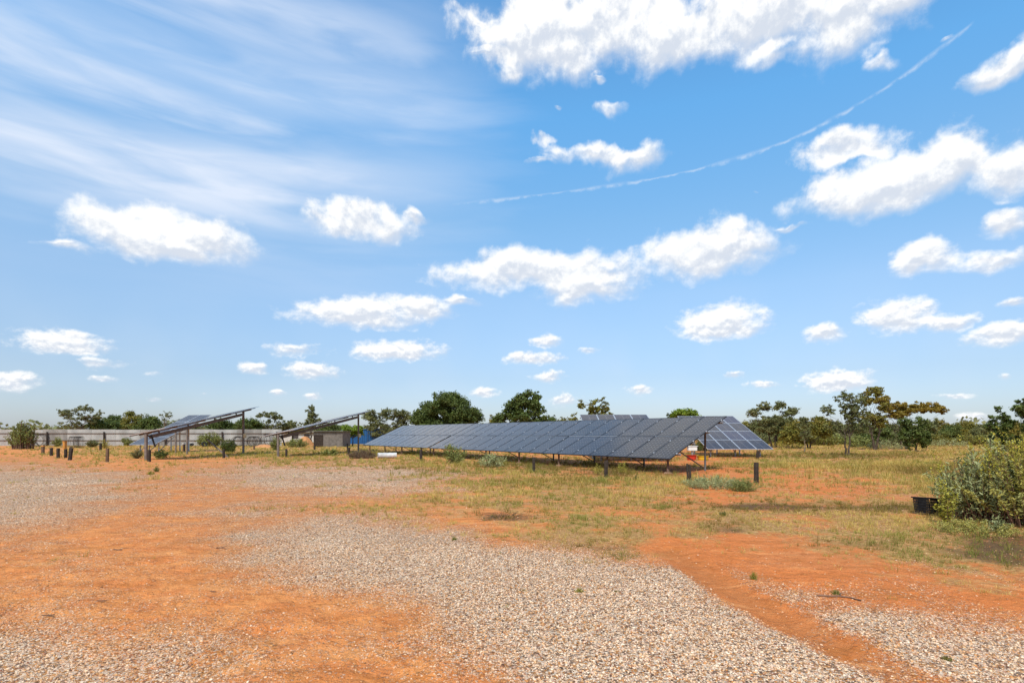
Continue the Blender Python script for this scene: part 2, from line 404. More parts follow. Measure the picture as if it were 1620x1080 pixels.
# ------------------------------------------------------------------ loose gravel in the foreground
def in_view(x, y, m=.35):
    return (np.abs(x) < y * (810 / F) * 1.03 + m) & (y > 2.9)
def make_stones():
    ico = []
    t = (1 + 5 ** .5) / 2
    V = np.array([(-1, t, 0), (1, t, 0), (-1, -t, 0), (1, -t, 0), (0, -1, t), (0, 1, t), (0, -1, -t), (0, 1, -t), (t, 0, -1), (t, 0, 1), (-t, 0, -1), (-t, 0, 1)], float)
    V /= np.linalg.norm(V[0])
    Fc = np.array([(0, 11, 5), (0, 5, 1), (0, 1, 7), (0, 7, 10), (0, 10, 11), (1, 5, 9), (5, 11, 4), (11, 10, 2), (10, 7, 6), (7, 1, 8), (3, 9, 4), (3, 4, 2), (3, 2, 6), (3, 6, 8), (3, 8, 9), (4, 9, 5), (2, 4, 11), (6, 2, 10), (8, 6, 7), (9, 8, 1)])
    xs, ys = [], []
    for (y0, y1, dens) in ((2.9, 4.2, 3900), (4.2, 5.6, 3500), (5.6, 7.5, 2600), (7.5, 11, 1200), (11, 17, 480), (17, 28, 130)):
        w = y1 * .98 + .5
        n = int(dens * (y1 - y0) * 2 * w)
        xs.append(R.uniform(-w, w, n)); ys.append(R.uniform(y0, y1, n))
    x = np.concatenate(xs); y = np.concatenate(ys)
    k = in_view(x, y); x, y = x[k], y[k]
    g = gravel_at(x, y)
    k = R.random(len(x)) < np.clip(g * 1.1 - .05, .03, 1); x, y, g = x[k], y[k], g[k]
    n = len(x)
    size = np.clip(np.exp(R.normal(0, .42, n)), .4, 2.1) * .0053 * np.clip(y / 6.5, 1, 4) ** .62
    sc = size[:, None] * R.uniform(.7, 1.25, (n, 3)); sc[:, 2] *= .58
    a = R.uniform(0, 2 * math.pi, n); ca, sa = np.cos(a), np.sin(a)
    jit = 1 + R.uniform(-.22, .22, (n, 12))
    P = V[None] * jit[..., None] * sc[:, None, :]
    tl = R.uniform(-.5, .5, n)[:, None]
    px = P[..., 0] * np.cos(tl) - P[..., 2] * np.sin(tl); pz = P[..., 0] * np.sin(tl) + P[..., 2] * np.cos(tl)
    X = px * ca[:, None] - P[..., 1] * sa[:, None] + x[:, None]
    Y = px * sa[:, None] + P[..., 1] * ca[:, None] + y[:, None]
    Z = pz + (gh(x, y) + sc[:, 2] * .12)[:, None]
    verts = np.stack([X, Y, Z], -1).reshape(-1, 3)
    faces = (Fc[None] + (np.arange(n) * 12)[:, None, None]).reshape(-1, 3)
    pal = np.array([(.055, .042, .036), (.15, .112, .085), (.58, .26, .09), (.72, .44, .23), (.82, .59, .39), (.92, .75, .56), (.72, .50, .37), (.34, .14, .085), (.80, .66, .50)])
    pr = np.array([.06, .08, .09, .15, .21, .18, .12, .04, .07]); pr /= pr.sum()
    ci = R.choice(len(pal), n, p=pr); col = pal[ci] * R.uniform(.82, 1.12, (n, 1))
    dusty = np.clip(1.15 - g * 1.05, .12, .85)[:, None] * R.uniform(.3, 1, (n, 1))
    col = col * (1 - dusty) + np.array([(.58, .25, .065)]) * dusty
    col = np.concatenate([col, np.ones((n, 1))], 1)
    me = np_mesh('gravel', verts, faces, {'col': np.repeat(col, 12, 0)})
    o = link('gravel', me, None, ['stone'], True)
    tag(o, 'loose pale and dark pebbles strewn over the track in the foreground', 'gravel', kind='stuff')
    print('stones', n)
make_stones()

# ------------------------------------------------------------------ grass
def blades(px, py, pz, h, w, lean, az, v, wv, segs=2):
    """arrays of blades: bent tapering strips"""
    n = len(px)
    dx, dy = np.cos(az), np.sin(az); sx, sy = -dy, dx
    rows = []
    for i in range(segs + 1):
        t = i / segs
        off = lean * h * t ** 1.7
        zz = h * t * np.sqrt(np.clip(1 - (lean * t) ** 2 * .35, .1, 1))
        ww = w * (1 - t) ** .7 * .5 if i < segs else w * 0.04
        for s in (-1, 1):
            rows.append(np.stack([px + dx * off + s * sx * ww, py + dy * off + s * sy * ww, pz + zz], 1))
    V = np.stack(rows, 1).reshape(-1, 3); k = 2 * (segs + 1)
    f0 = np.array([(2 * i, 2 * i + 1, 2 * i + 3, 2 * i + 2) for i in range(segs)])
    Fc = (f0[None] + (np.arange(n) * k)[:, None, None]).reshape(-1, 4)
    return V, Fc, np.repeat(v, k), np.repeat(wv, k)
def make_grass():
    tx, ty = [], []
    for (y0, y1, dens) in ((4.5, 8, 75), (8, 12, 75), (12, 18, 56), (18, 28, 28), (28, 45, 10), (45, 75, 3.6), (75, 130, .8)):
        w = y1 * .95 + 1
        n = int(dens * (y1 - y0) * 2 * w)
        tx.append(R.uniform(-w, w, n)); ty.append(R.uniform(y0, y1, n))
    x = np.concatenate(tx); y = np.concatenate(ty)
    k = in_view(x, y, 1.0); x, y = x[k], y[k]
    g = grass_at(x, y)
    k = R.random(len(x)) < np.clip((g - .22) * 1.25, .004, .95) ** 1.25
    k &= ~((y < 6.2) & (R.random(len(x)) > .5))
    k &= segdist(x, y, RUT) > .25
    x, y, g = x[k], y[k], g[k]
    n = len(x); nb = np.where(y < 14, 13, np.where(y < 30, 11, 9))
    wet = np.clip((fbm(x / 1.6 + 9, y / 1.6, 4) - .55) * 6, 0, .8)
    wet = np.maximum(wet, (.35 + .5 * fbm(x / 1.1, y / 1.1, 3)) * np.exp(-((y - 38) / 16) ** 2) * (x < 2))
    hgt = np.clip(.045 + .085 * g + .10 * (fbm(x / 2.5, y / 2.5 + 50, 3) - .4), .03, .3) * R.lognormal(0, .3, n)
    hgt *= np.clip(y / 14, .7, 1.5) * .8
    lt = np.clip(litter_at(x, y) * 1.6, 0, 1)
    rad = hgt * R.uniform(.4, 1.3, n)
    I = np.repeat(np.arange(n), nb); m = len(I)
    a = R.uniform(0, 2 * math.pi, m); r = rad[I] * np.sqrt(R.random(m)) * .7
    bx, by = x[I] + np.cos(a) * r, y[I] + np.sin(a) * r
    h = hgt[I] * R.uniform(.45, 1.2, m)
    wid = np.clip(.0035 * np.clip(y[I] / 6, 1, 9), .003, .035) * R.uniform(.7, 1.4, m)
    lean = R.uniform(.25, 1.25, m)
    tone = np.clip(R.normal(.5, .18, n), 0, 1)
    v = np.clip((tone + .9 * (fbm(x / 1.7 + 33, y / 1.7, 3) - .5))[I] + R.normal(0, .2, m), 0, 1)
    wv = np.clip(wet[I] * .9 + R.normal(0, .15, m) + (R.random(n) < .1)[I] * .6, 0, 1)
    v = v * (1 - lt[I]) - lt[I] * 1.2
    V, Fc, va, wa = blades(bx, by, gh(bx, by) - .006, h, wid, lean, a + R.normal(0, .7, m), v, wv)
    o = link('grass', np_mesh('grass', V, Fc, {'v': va, 'w': wa}), None, ['grass'])
    tag(o, 'short dry straw and green grass covering the paddock', 'grass', kind='stuff')
    print('tufts', n, 'blades', m)
make_grass()

# ------------------------------------------------------------------ foliage clouds
def leaf_quads(c, size, nrm_bias=None, aspect=.5, up=.35, rng=R):
    """one rhombic leaf (two-sided quad) at each centre c (n,3)"""
    n = len(c)
    d = rng.normal(0, 1, (n, 3))
    if nrm_bias is not None: d = d * .75 + nrm_bias
    d[:, 2] += up
    d /= np.linalg.norm(d, axis=1)[:, None] + 1e-9
    a = rng.normal(0, 1, (n, 3)); u = np.cross(d, a); u /= np.linalg.norm(u, axis=1)[:, None] + 1e-9
    w = np.cross(d, u)
    s = np.asarray(size).reshape(-1, 1) * np.ones((n, 1)) * rng.uniform(.65, 1.35, (n, 1))
    bend = d * s * .12
    V = np.stack([c - u * s * .5, c + w * s * aspect * .5 + bend, c + u * s * .5, c - w * s * aspect * .5 + bend], 1).reshape(-1, 3)
    return V, np.arange(n * 4).reshape(n, 4)
def crown_mesh(name, clumps, leaf, per, rng, aspect=.6, flat=.75, patch=.5):
    """clumps: (x,y,z,r) blobs of leaves; gaps are left between them"""
    cs, sz, bias, vs, ws = [], [], [], [], []
    for (x, y, z, r) in clumps:
        n = max(8, int(per * 1.5 * (r ** 2) * (.2 / max(leaf, .09)) ** 1.2))
        d = rng.normal(0, 1, (n, 3)); d /= np.linalg.norm(d, axis=1)[:, None]
        q = rng.random(n) ** .42
        # lumpy small clump: sub-clusters
        k = max(3, int(n / 22)); sub = rng.normal(0, 1, (k, 3)); sub /= np.linalg.norm(sub, axis=1)[:, None]
        sub *= (rng.random((k, 1)) ** .35)
        j = rng.integers(0, k, n)
        p = sub[j] * .80 * rng.choice([1, 1, 1, 1.35], (n, 1)) + d * (rng.random(n) ** .55)[:, None] * .52
        keep = p[:, 2] > -.85
        p = p[keep]; n = len(p)
        c = np.array([x, y, z]) + p * np.array([r, r, r * flat])
        cs.append(c); sz.append(np.full(n, leaf)); bias.append(p * .9)
        t = rng.normal(.5, .13); sub_t = rng.normal(0, .13, k)[j[keep]]
        vs.append(np.clip(t + sub_t + rng.normal(0, .13, n), 0, 1)); ws.append(np.clip((rng.random() * patch) + (rng.random(k)[j[keep]] - .5) * .5 + rng.normal(0, .1, n), 0, 1))
    c = np.concatenate(cs); V, Fc = leaf_quads(c, np.concatenate(sz), np.concatenate(bias), aspect, rng=rng)
    return np_mesh(name, V, Fc, {'v': np.repeat(np.concatenate(vs), 4), 'w': np.repeat(np.concatenate(ws), 4)})

def branch_pts(a, b, rng, wob=.12, n=5, sag=0.0):
    a, b = Vector(a), Vector(b); L_ = (b - a).length
    pts = []
    for i in range(n + 1):
        t = i / n
        p = a.lerp(b, t)
        w = math.sin(math.pi * t) * wob * L_
        p += Vector((rng.normal(0, .5) * w, rng.normal(0, .5) * w, rng.normal(0, .3) * w + sag * math.sin(math.pi * t) * L_))
        pts.append(p)
    return pts
tree_no = 0
def tree(name, label, px, d, width, top, lobes, leafm, bark='bark', trunks=1, base_r=.16, leaf=.2, per=260, nclump=34, shell=.5, clump=.17, group=None, seed=None, fork=.3, base_py=None, aspect=.6, flat=.75, lowest=None, patch=.5, depth_f=.8):
    """px: photo column of the trunk, width in photo pixels, top: photo row of the crown's top; lobes (x, z, rx, rz) in units where
    x is half-widths from the trunk and z runs 0 (ground) .. 1 (top)"""
    global tree_no; tree_no += 1
    rng = np.random.default_rng(seed if seed is not None else 100 + tree_no)
    X = (px - CX) / F * d; H = EYE + (HOR - top) / F * d; hw = width / 2 / F * d
    root = empty(name, (X, d, gz(X, d) - .03))
    tag(root, label, 'tree', group)
    if name in ('gum_tree', 'acacia_tree', 'sapling', 'thin_tree'): clump, nclump, per, leaf = clump * .68, int(nclump * 1.7), per * .95, leaf * .85
    areas = np.array([l[2] * l[3] for l in lobes]); areas = areas / areas.sum()
    clumps = []
    for li, (lx, lz, rx, rz) in enumerate(lobes):
        k = max(2, int(round(nclump * 1.35 * areas[li])))
        for i in range(k):
            v = rng.normal(0, 1, 3); v /= np.linalg.norm(v); q = shell + (1 - shell) * rng.random() ** .6 if rng.random() < .75 else rng.random()
            cr = clump * hw * rng.uniform(.85, 1.55)
            ex = max(.05, rx * hw - cr * .8); ez = max(.05, rz * H - cr * .6); ey = max(.1, ex * depth_f)
            clumps.append((lx * hw + v[0] * ex * q, v[1] * ey * q, lz * H + v[2] * ez * q, cr))
    if lowest is not None: clumps = [c for c in clumps if c[2] - c[3] * .5 > lowest * H] or clumps
    me = crown_mesh('crown', clumps, leaf * 1.18, per / (clump * hw) ** 0 , rng, aspect, flat, patch)
    link('crown', me, root, [leafm])
    mb = MB()
    tops = []
    for t in range(trunks):
        a = 2 * math.pi * (t + .3) / max(trunks, 1)
        off = .0 if trunks == 1 else .18 * (1 + .5 * rng.random())
        fz = fork * H * rng.uniform(.8, 1.15)
        lean = rng.normal(0, .12) * fz if trunks == 1 else .25 * fz * math.cos(a)
        p0 = Vector((math.cos(a) * off, math.sin(a) * off * .6, -.05)); p1 = Vector((p0.x + lean, p0.y + rng.normal(0, .1) * fz, fz))
        mb.tube(branch_pts(p0, p1, rng, .05), [base_r * (1.25 - .55 * i / 5) for i in range(6)], 8)
        tops.append((p1, base_r * .7))
    order = sorted(clumps, key=lambda c: -c[2])
    limbs = []
    nl = min(len(clumps), 16)
    sel = [clumps[i] for i in rng.choice(len(clumps), nl, replace=False)]
    for (x, y, z, r) in sel:
        if z < fork * H * .8: continue
        o, rr = min(tops, key=lambda t: abs(t[0].x - x))
        e = Vector((x, y, z)); r0 = rr * rng.uniform(.35, .6)
        pts = branch_pts(o - Vector((0, 0, rng.uniform(0, .12) * H * fork)), e, rng, .14, 6, -.04)
        mb.tube(pts, [max(.008, r0 * (1 - .85 * i / 6)) for i in range(7)], 6)
        limbs.append((pts, r0))
    for (x, y, z, r) in clumps:
        if not limbs: break
        e = Vector((x, y, z))
        pts_, r0 = min(limbs, key=lambda l: min((p - e).length for p in l[0][2:]))
        o = min(pts_[2:], key=lambda p: (p - e).length)
        if (o - e).length > .1: mb.tube(branch_pts(o, e, rng, .12, 4), [max(.006, r0 * .32 * (1 - .6 * i / 4)) for i in range(5)], 5)
    mb.build('trunk', bark, root, True)
    return root

BR = [(0, .68, 1.0, .32)]
def row(group, items): pass
# left group beyond the sheet fence
tree('gum_tree', 'open brownish gum with see-through crown, leftmost tree above the metal fence', 125, 84, 72, 636, [(-.35, .72, .55, .14), (.3, .86, .5, .12), (0, .5, .8, .25), (.75, .68, .35, .15), (-.75, .78, .25, .08)], 'leaf_grey', 'bark_pale', 1, .13, .19, 200, 40, clump=.16, patch=.8)
tree('bushy_tree', 'dark low tree right beside the open gum above the fence', 163, 86, 58, 653, [(0, .55, .9, .42), (.5, .45, .6, .3)], 'leaf_mid', leaf=.2, clump=.26, nclump=30)
tree('bushy_tree', 'round dark-topped tree behind the fence, second of the low bushy ones', 186, 92, 45, 654, [(0, .6, .95, .38)], 'leaf_dark', leaf=.2, clump=.28, nclump=24)
tree('bushy_tree', 'olive tree with a thin ragged top between two greener bushy trees', 208, 90, 55, 649, [(-.2, .88, .4, .1), (.3, .75, .5, .1), (0, .5, 1, .35)], 'leaf_olive', leaf=.19, clump=.22, nclump=30)
tree('bushy_tree', 'brighter green rounded tree left of the lollipop-shaped sapling', 238, 85, 58, 653, [(0, .6, .8, .38), (.4, .4, .7, .3), (-.6, .45, .5, .3)], 'leaf_mid', leaf=.2, clump=.24, nclump=34, patch=.1)
tree('thin_tree', 'thin tree with a small round tuft on a bare stem', 264, 84, 23, 648, [(0, .85, 1.0, .13), (-.4, .7, .4, .08)], 'leaf_grey', 'bark_pale', 1, .08, .17, 150, 12, clump=.3, fork=.6)
tree('bushy_tree', 'brownish low tree seen above the striped tilted panel', 290, 92, 60, 660, [(0, .6, 1, .35)], 'leaf_grey', leaf=.2, clump=.24, nclump=24)
tree('bushy_tree', 'green bushy tree showing through the first tracker frame', 350, 88, 62, 658, [(0, .55, .95, .4)], 'leaf_dark', leaf=.2, clump=.24, nclump=30)
tree('bushy_tree', 'dark dense tree just beyond the tall post of the first tracker', 392, 86, 52, 656, [(0, .58, .95, .4)], 'leaf_dark', leaf=.2, clump=.26, nclump=30)
tree('gum_tree', 'spreading gum with pale limbs between the two trackers', 428, 88, 52, 648, [(-.2, .84, .8, .14), (.4, .78, .5, .14), (0, .5, .8, .25)], 'leaf_grey', 'bark_pale', 1, .14, .19, 220, 36, clump=.2)
tree('bushy_tree', 'low scrubby tree behind the second tracker, right of the spreading gum', 463, 90, 44, 658, [(0, .6, 1, .34)], 'leaf_grey', leaf=.19, clump=.22, nclump=26)
tree('gum_tree', 'narrow upright dark tree rising over the second tracker', 493, 84, 32, 638, [(0, .78, .75, .2), (.2, .58, .9, .16), (-.55, .5, .6, .12)], 'leaf_grey', 'bark', 1, .12, .19, 260, 30, clump=.3, patch=.2)
tree('bushy_tree', 'short green tree under the narrow upright tree', 525, 92, 60, 664, [(0, .55, 1, .4)], 'leaf_mid', leaf=.19, clump=.22, nclump=26)
tree('fruit_tree', 'small yellow-green tree standing before the blue container', 558, 66, 42, 671, [(-.4, .78, .6, .2), (.4, .76, .6, .2), (0, .6, .8, .18)], 'leaf_bright', 'bark', 1, .07, .17, 240, 22, clump=.3, fork=.45)
tree('gum_tree', 'grey-green tree with upright shoots left of the large round tree', 612, 80, 84, 641, [(-.5, .72, .45, .22), (.1, .78, .5, .2), (.6, .7, .45, .22), (0, .4, 1, .3)], 'leaf_grey', 'bark_pale', 2, .1, .2, 250, 56, clump=.18)
tree('round_tree', 'largest tree, a broad dome of dense dark green foliage', 706, 78, 122, 616, [(0, .62, .78, .36), (-.55, .5, .42, .3), (.55, .48, .44, .3), (0, .3, .95, .26), (.2, .8, .45, .19)], 'leaf_dark', 'bark', 1, .24, .2, 300, 110, clump=.15, fork=.2, seed=5)
tree('bushy_tree', 'small yellow-green tree wedged between the two big dark trees', 783, 76, 46, 652, [(0, .6, .9, .35), (.4, .45, .6, .3)], 'leaf_olive', leaf=.19, clump=.24, nclump=26)
tree('mango_tree', 'glossy dark green tree with a tall lumpy crown behind the array', 832, 72, 108, 612, [(0, .76, .5, .22), (.3, .7, .35, .22), (-.35, .58, .45, .2), (.1, .4, .9, .25), (-.75, .42, .28, .18), (.8, .33, .3, .2)], 'leaf_dark', 'bark', 1, .22, .26, 190, 90, clump=.15, fork=.2, seed=8, patch=.3)
tree('bushy_tree', 'little scrubby tree left of the brownish round-topped tree', 898, 80, 40, 651, [(-.3, .6, .6, .3), (.5, .72, .4, .25)], 'leaf_olive', leaf=.19, clump=.24, nclump=24)
tree('gum_tree', 'brownish green round-topped tree behind the four small panels', 942, 74, 60, 621, [(.1, .7, .75, .26), (-.75, .78, .25, .14), (0, .45, .9, .2), (.6, .55, .4, .18)], 'leaf_olive', 'bark_pale', 1, .15, .19, 300, 50, clump=.2, patch=.1)
tree('bright_tree', 'flat-topped bright lime green tree behind the facing array', 1082, 62, 54, 644, [(0, .82, .85, .16), (.4, .78, .5, .14), (0, .6, .7, .2)], 'leaf_bright', 'bark', 1, .13, .2, 330, 34, clump=.24, fork=.4, patch=.1)
tree('gum_tree', 'thin-leaved fork at the left edge of the bright lime tree', 1062, 64, 22, 646, [(0, .84, .9, .14), (0, .6, .5, .2)], 'leaf_mid', 'bark', 1, .08, .18, 220, 10, clump=.4, fork=.4)
# right-hand scrub, nearer ones first
tree('gum_tree', 'slender double-stemmed gum, its crown in loose tufts', 1225, 60, 92, 633, [(-.7, .74, .28, .12), (-.35, .86, .25, .13), (.15, .88, .3, .12), (.55, .76, .35, .12), (0, .5, .7, .26)], 'leaf_grey', 'bark', 3, .09, .17, 230, 60, clump=.17, fork=.32, seed=12, base_py=706)
tree('sapling', 'thin straight sapling with a narrow crown in front of the yellowish scrub', 1273, 42, 50, 652, [(0, .7, .55, .28), (.1, .45, .5, .18)], 'leaf_grey', 'bark_pale', 1, .04, .12, 260, 24, clump=.22, fork=.35, seed=13)
tree('wattle_tree', 'yellowish green wattle just behind the thin sapling', 1280, 56, 84, 656, [(-.3, .5, .7, .42), (.45, .6, .55, .38), (-.75, .35, .35, .28)], 'leaf_olive', 'bark', 2, .08, .17, 260, 60, clump=.18, fork=.2, seed=14, patch=.9)
tree('gum_tree', 'tall airy grey-green gum with twin dark stems in the open grass', 1340, 38, 88, 611, [(-.1, .82, .4, .16), (-.65, .66, .3, .12), (.35, .72, .4, .2), (.45, .5, .5, .22), (-.5, .46, .35, .1), (.1, .6, .4, .18)], 'leaf_grey', 'bark', 2, .06, .105, 330, 84, clump=.13, fork=.3, seed=15, patch=.2)
tree('acacia_tree', 'golden-topped acacia leaning behind the tall twin-stemmed gum', 1384, 52, 62, 606, [(.0, .88, .5, .12), (-.4, .76, .5, .13), (.5, .66, .4, .1), (-.1, .5, .7, .12), (.2, .42, .5, .1)], 'leaf_olive', 'bark', 2, .1, .16, 300, 50, clump=.22, fork=.25, seed=16, patch=.9)
tree('acacia_tree', 'wide umbrella acacia with golden brown pads on bare crooked limbs', 1432, 54, 128, 619, [(-.55, .86, .22, .11), (-.1, .72, .5, .15), (.45, .74, .4, .13), (.8, .7, .25, .12), (-.15, .6, .35, .1)], 'leaf_gold', 'bark', 3, .09, .16, 320, 60, clump=.13, fork=.28, seed=17, patch=.8, flat=.5)
tree('bushy_tree', 'dense dark green bush-tree below the umbrella acacia', 1446, 46, 62, 652, [(0, .5, .85, .45), (-.5, .55, .5, .35), (.5, .4, .5, .35)], 'leaf_dark', 'bark', 3, .05, .14, 330, 50, clump=.2, fork=.25, seed=18)
tree('bushy_tree', 'low dark bush-tree between the twin-stemmed gum and the umbrella acacia', 1392, 62, 48, 664, [(0, .5, .95, .45)], 'leaf_mid', 'bark', 2, .05, .17, 260, 28, clump=.22, fork=.2)
tree('pine_like_tree', 'dark green feathery tree rising behind the flowering bush', 1582, 27, 56, 634, [(0, .82, .35, .14), (-.4, .66, .5, .14), (.4, .68, .5, .16), (0, .4, .85, .3)], 'leaf_dark', 'bark', 1, .07, .09, 420, 60, clump=.18, fork=.2, seed=20)
tree('broad_tree', 'dark green tree cut by the right edge of the view', 1650, 25, 110, 612, [(-.45, .78, .4, .2), (0, .7, .7, .28), (0, .35, .9, .3)], 'leaf_dark', 'bark', 1, .09, .1, 420, 90, clump=.14, fork=.2, seed=21)

# the more distant belt of separate trees on the right and along the horizon
belt = [(1178, 92, 40, 662), (1203, 88, 50, 658), (1238, 94, 60, 655), (1262, 84, 44, 660), (1298, 90, 54, 655), (1330, 86, 48, 664), (1356, 96, 50, 662),
        (1412, 90, 50, 666), (1440, 98, 52, 668), (1470, 86, 44, 658), (1486, 98, 44, 661), (1508, 94, 40, 666), (1530, 104, 46, 663), (1552, 98, 44, 668), (1574, 110, 50, 666), (1606, 100, 50, 664)]
kinds = [('leaf_olive', 'olive'), ('leaf_grey', 'grey-green'), ('leaf_mid', 'mid-green'), ('leaf_dark', 'dark green')]
where = ['just right of the facing array', 'behind the triple-stemmed slender gum', 'filling the gap right of the slender gum', 'behind the thin sapling', 'behind the yellowish wattle', 'behind the left stem of the tall airy gum', 'right of the tall airy gum stems', 'between the golden acacia and the umbrella acacia', 'behind the dense dark bush-tree', 'under the right pads of the umbrella acacia', 'just right of the umbrella acacia', 'at the left of the open gap before the flowering bush', 'in the middle of the gap left of the feathery tree', 'right of the middle of that gap', 'behind the feathery tree', 'behind the tree cut by the right edge']
for i, (px, d, w, top) in enumerate(belt):
    lm, cn = kinds[[0, 1, 3, 2, 0, 1, 2, 1, 0, 1, 0, 2, 0, 1, 2, 0][i]]
    tree('scrub_tree', cn + ' scrub tree ' + where[i], px, d, w, top, [(0, .62, .85, .36), (random.uniform(-.5, .5), .42, .95, .34), (0, .22, 1.1, .2), (.5, .2, .8, .2), (-.5, .2, .8, .2)], lm, 'bark', 2, .09, .21, 230, 46, clump=.27, fork=.2, group='scrub trees of the far belt', patch=.9)
# far-off wood along the horizon: one mass
def far_wood():
    cs = []
    rng = np.random.default_rng(55)
    for i in range(900):
        az_ = rng.uniform(-.86, .86); d = rng.uniform(150, 420)
        h = rng.uniform(2.6, 5.2) * (1.0 + .35 * (vnoise(np.array(az_ * 26), np.array(2.0)) - .5) * 2)
        if az_ > .35: h *= 1.25
        cs.append((math.tan(az_) * d, d, h * .5, h * .62))
    n = 46
    V, Fa, vv, ww = [], [], [], []
    allc, b_, v_, w_ = [], [], [], []
    for (x, y, z, r) in cs:
        q = rng.normal(0, 1, (n, 3)); q /= np.linalg.norm(q, axis=1)[:, None]; q *= rng.random((n, 1)) ** .3
        allc.append(np.array([x, y, z]) + q * np.array([r * 1.5, r, r * .8])); b_.append(q)
        t = rng.normal(.45, .15); v_.append(np.clip(t + rng.normal(0, .15, n), 0, 1)); w_.append(np.full(n, rng.random()))
    c = np.concatenate(allc)
    V, Fa = leaf_quads(c, 1.3, np.concatenate(b_), .8, rng=rng)
    o = link('far_wood', np_mesh('far_wood', V, Fa, {'v': np.repeat(np.concatenate(v_), 4), 'w': np.repeat(np.concatenate(w_), 4)}), None, ['leaf_grey'])
    tag(o, 'low band of distant woodland along the horizon', 'woodland', kind='stuff')
far_wood()

# ------------------------------------------------------------------ shrubs
def strips(paths, w0, w1, rng):
    pass
def shrub(name, label, px, base_py, width, top_py, leafm, stems=30, leaf=.06, per_stem=30, twig='twig', spread=.75, leaf_from=.25, group=None, seed=1, aspect=.35, spikes=0, cat='shrub', droop=.0, patch=.5, dead=0, base_w=.15, jitter=.5, stem_r=.006, along=0.0, d=None, second=None):
    rng = np.random.default_rng(seed * 13 + 5)
    d = d or dist(base_py); X = (px - CX) / F * d; H = EYE + (HOR - top_py) / F * d; hw = width / 2 / F * d
    root = empty(name, (X, d, gz(X, d) - .02)); tag(root, label, cat, group)
    mb = MB(); cs, vs, ws, ax, sp = [], [], [], [], []
    for s in range(stems):
        a = rng.uniform(0, 2 * math.pi); q = math.sqrt(rng.random())
        h = H * (1 - .55 * q ** 2) * rng.uniform(.72, 1.03); out = hw * q * spread * rng.uniform(.85, 1.25)
        p0 = Vector((math.cos(a) * base_w * hw * q, math.sin(a) * base_w * hw * q, 0)); p1 = Vector((math.cos(a) * out, math.sin(a) * out * .85, h))
        pm = p0.lerp(p1, .5) + Vector((-math.cos(a), -math.sin(a), 0)) * out * .18 + Vector((rng.normal(0, .05), rng.normal(0, .05), 0)) * h
        pts = [p0 * (1 - t) ** 2 + pm * 2 * t * (1 - t) + p1 * t * t + Vector((rng.normal(0, .012), rng.normal(0, .012), 0)) * h * t for t in np.linspace(0, 1, 7)]
        mb.tube(pts, [stem_r * (1.3 - i / 6) for i in range(7)], 5, False)
        P = np.array([tuple(p) for p in pts])
        n = per_stem
        if s < dead: n = int(n * .1)
        t = leaf_from + (1 - leaf_from) * rng.random(n) ** .8
        idx = t * 6; i0 = np.clip(idx.astype(int), 0, 5); f = (idx - i0)[:, None]
        base = P[i0] * (1 - f) + P[i0 + 1] * f
        off = rng.normal(0, 1, (n, 3)); off /= np.linalg.norm(off, axis=1)[:, None]
        rad = leaf * jitter * (2.0 - t[:, None]) * rng.uniform(.3, 1.6, (n, 1))
        cs.append(base + off * rad * 1.4); tone = rng.normal(.5, .15)
        vs.append(np.clip(tone + rng.normal(0, .2, n), 0, 1)); ws.append(np.clip(rng.random() * patch + rng.normal(0, .15, n), 0, 1)); ax.append(off); sp.append((base, P[6] - P[5]))
    c = np.concatenate(cs); off = np.concatenate(ax)
    c[:, 2] = np.maximum(c[:, 2], .01)
    n = len(c); u = off + rng.normal(0, .35, off.shape); u[:, 2] += .35; u /= np.linalg.norm(u, axis=1)[:, None]
    w = np.cross(u, rng.normal(0, 1, (n, 3))); w /= np.linalg.norm(w, axis=1)[:, None] + 1e-9
    nn = np.cross(u, w); s = leaf * rng.uniform(.6, 1.4, (n, 1))
    V = np.stack([c - u * s * .5, c - u * s * .15 + w * s * aspect * .5 + nn * s * .1, c + u * s * .25 + w * s * aspect * .42 + nn * s * .12, c + u * s * .55 - nn * s * .05,
                  c + u * s * .25 - w * s * aspect * .42 + nn * s * .12, c - u * s * .15 - w * s * aspect * .5 + nn * s * .1], 1).reshape(-1, 3)
    k = np.arange(n)[:, None] * 6
    Fa = np.concatenate([k + np.array([[0, 1, 4 + 1, 0]])[:, :0], ], 1) if False else None
    quads = np.concatenate([k + np.array([0, 1, 2, 3]), k + np.array([0, 3, 4, 5])], 0)
    o = link('foliage', np_mesh('foliage', V, quads, {'v': np.repeat(np.concatenate(vs), 6), 'w': np.repeat(np.concatenate(ws), 6)}), root, [leafm])
    if spikes:
        pc, n_ = [], 0
        mb2 = mb
        for i in range(spikes):
            a = rng.uniform(0, 2 * math.pi); q = math.sqrt(rng.random()) * .95
            x0, y0 = math.cos(a) * hw * spread * q, math.sin(a) * hw * spread * q * .85; z0 = H * (1 - .45 * q ** 2) * rng.uniform(.72, .92)
            ln = H * rng.uniform(.12, .30); dx, dy = math.cos(a) * .25 * q + rng.normal(0, .15), math.sin(a) * .25 * q + rng.normal(0, .1)
            pts = [Vector((x0 + dx * ln * t * (1 + .6 * t), y0 + dy * ln * t, z0 + ln * t)) for t in np.linspace(0, 1, 5)]
            mb2.tube(pts, [.0035, .003, .0025, .002, .001], 4, False)
            m_ = 26; t = rng.random(m_)
            pc.append(np.array([tuple(pts[0].lerp(pts[4], tt)) for tt in t]) + rng.normal(0, .012, (m_, 3)))
        c2 = np.concatenate(pc); V2, F2 = leaf_quads(c2, .032, None, .75, rng=rng)
        link('blossom', np_mesh('blossom', V2, F2, {'v': np.repeat(rng.random(len(c2)), 4), 'w': np.repeat(rng.random(len(c2)) * .8, 4)}), root, ['leaf_yellow'])
    mb.build('stems', twig, root, True)
    return root

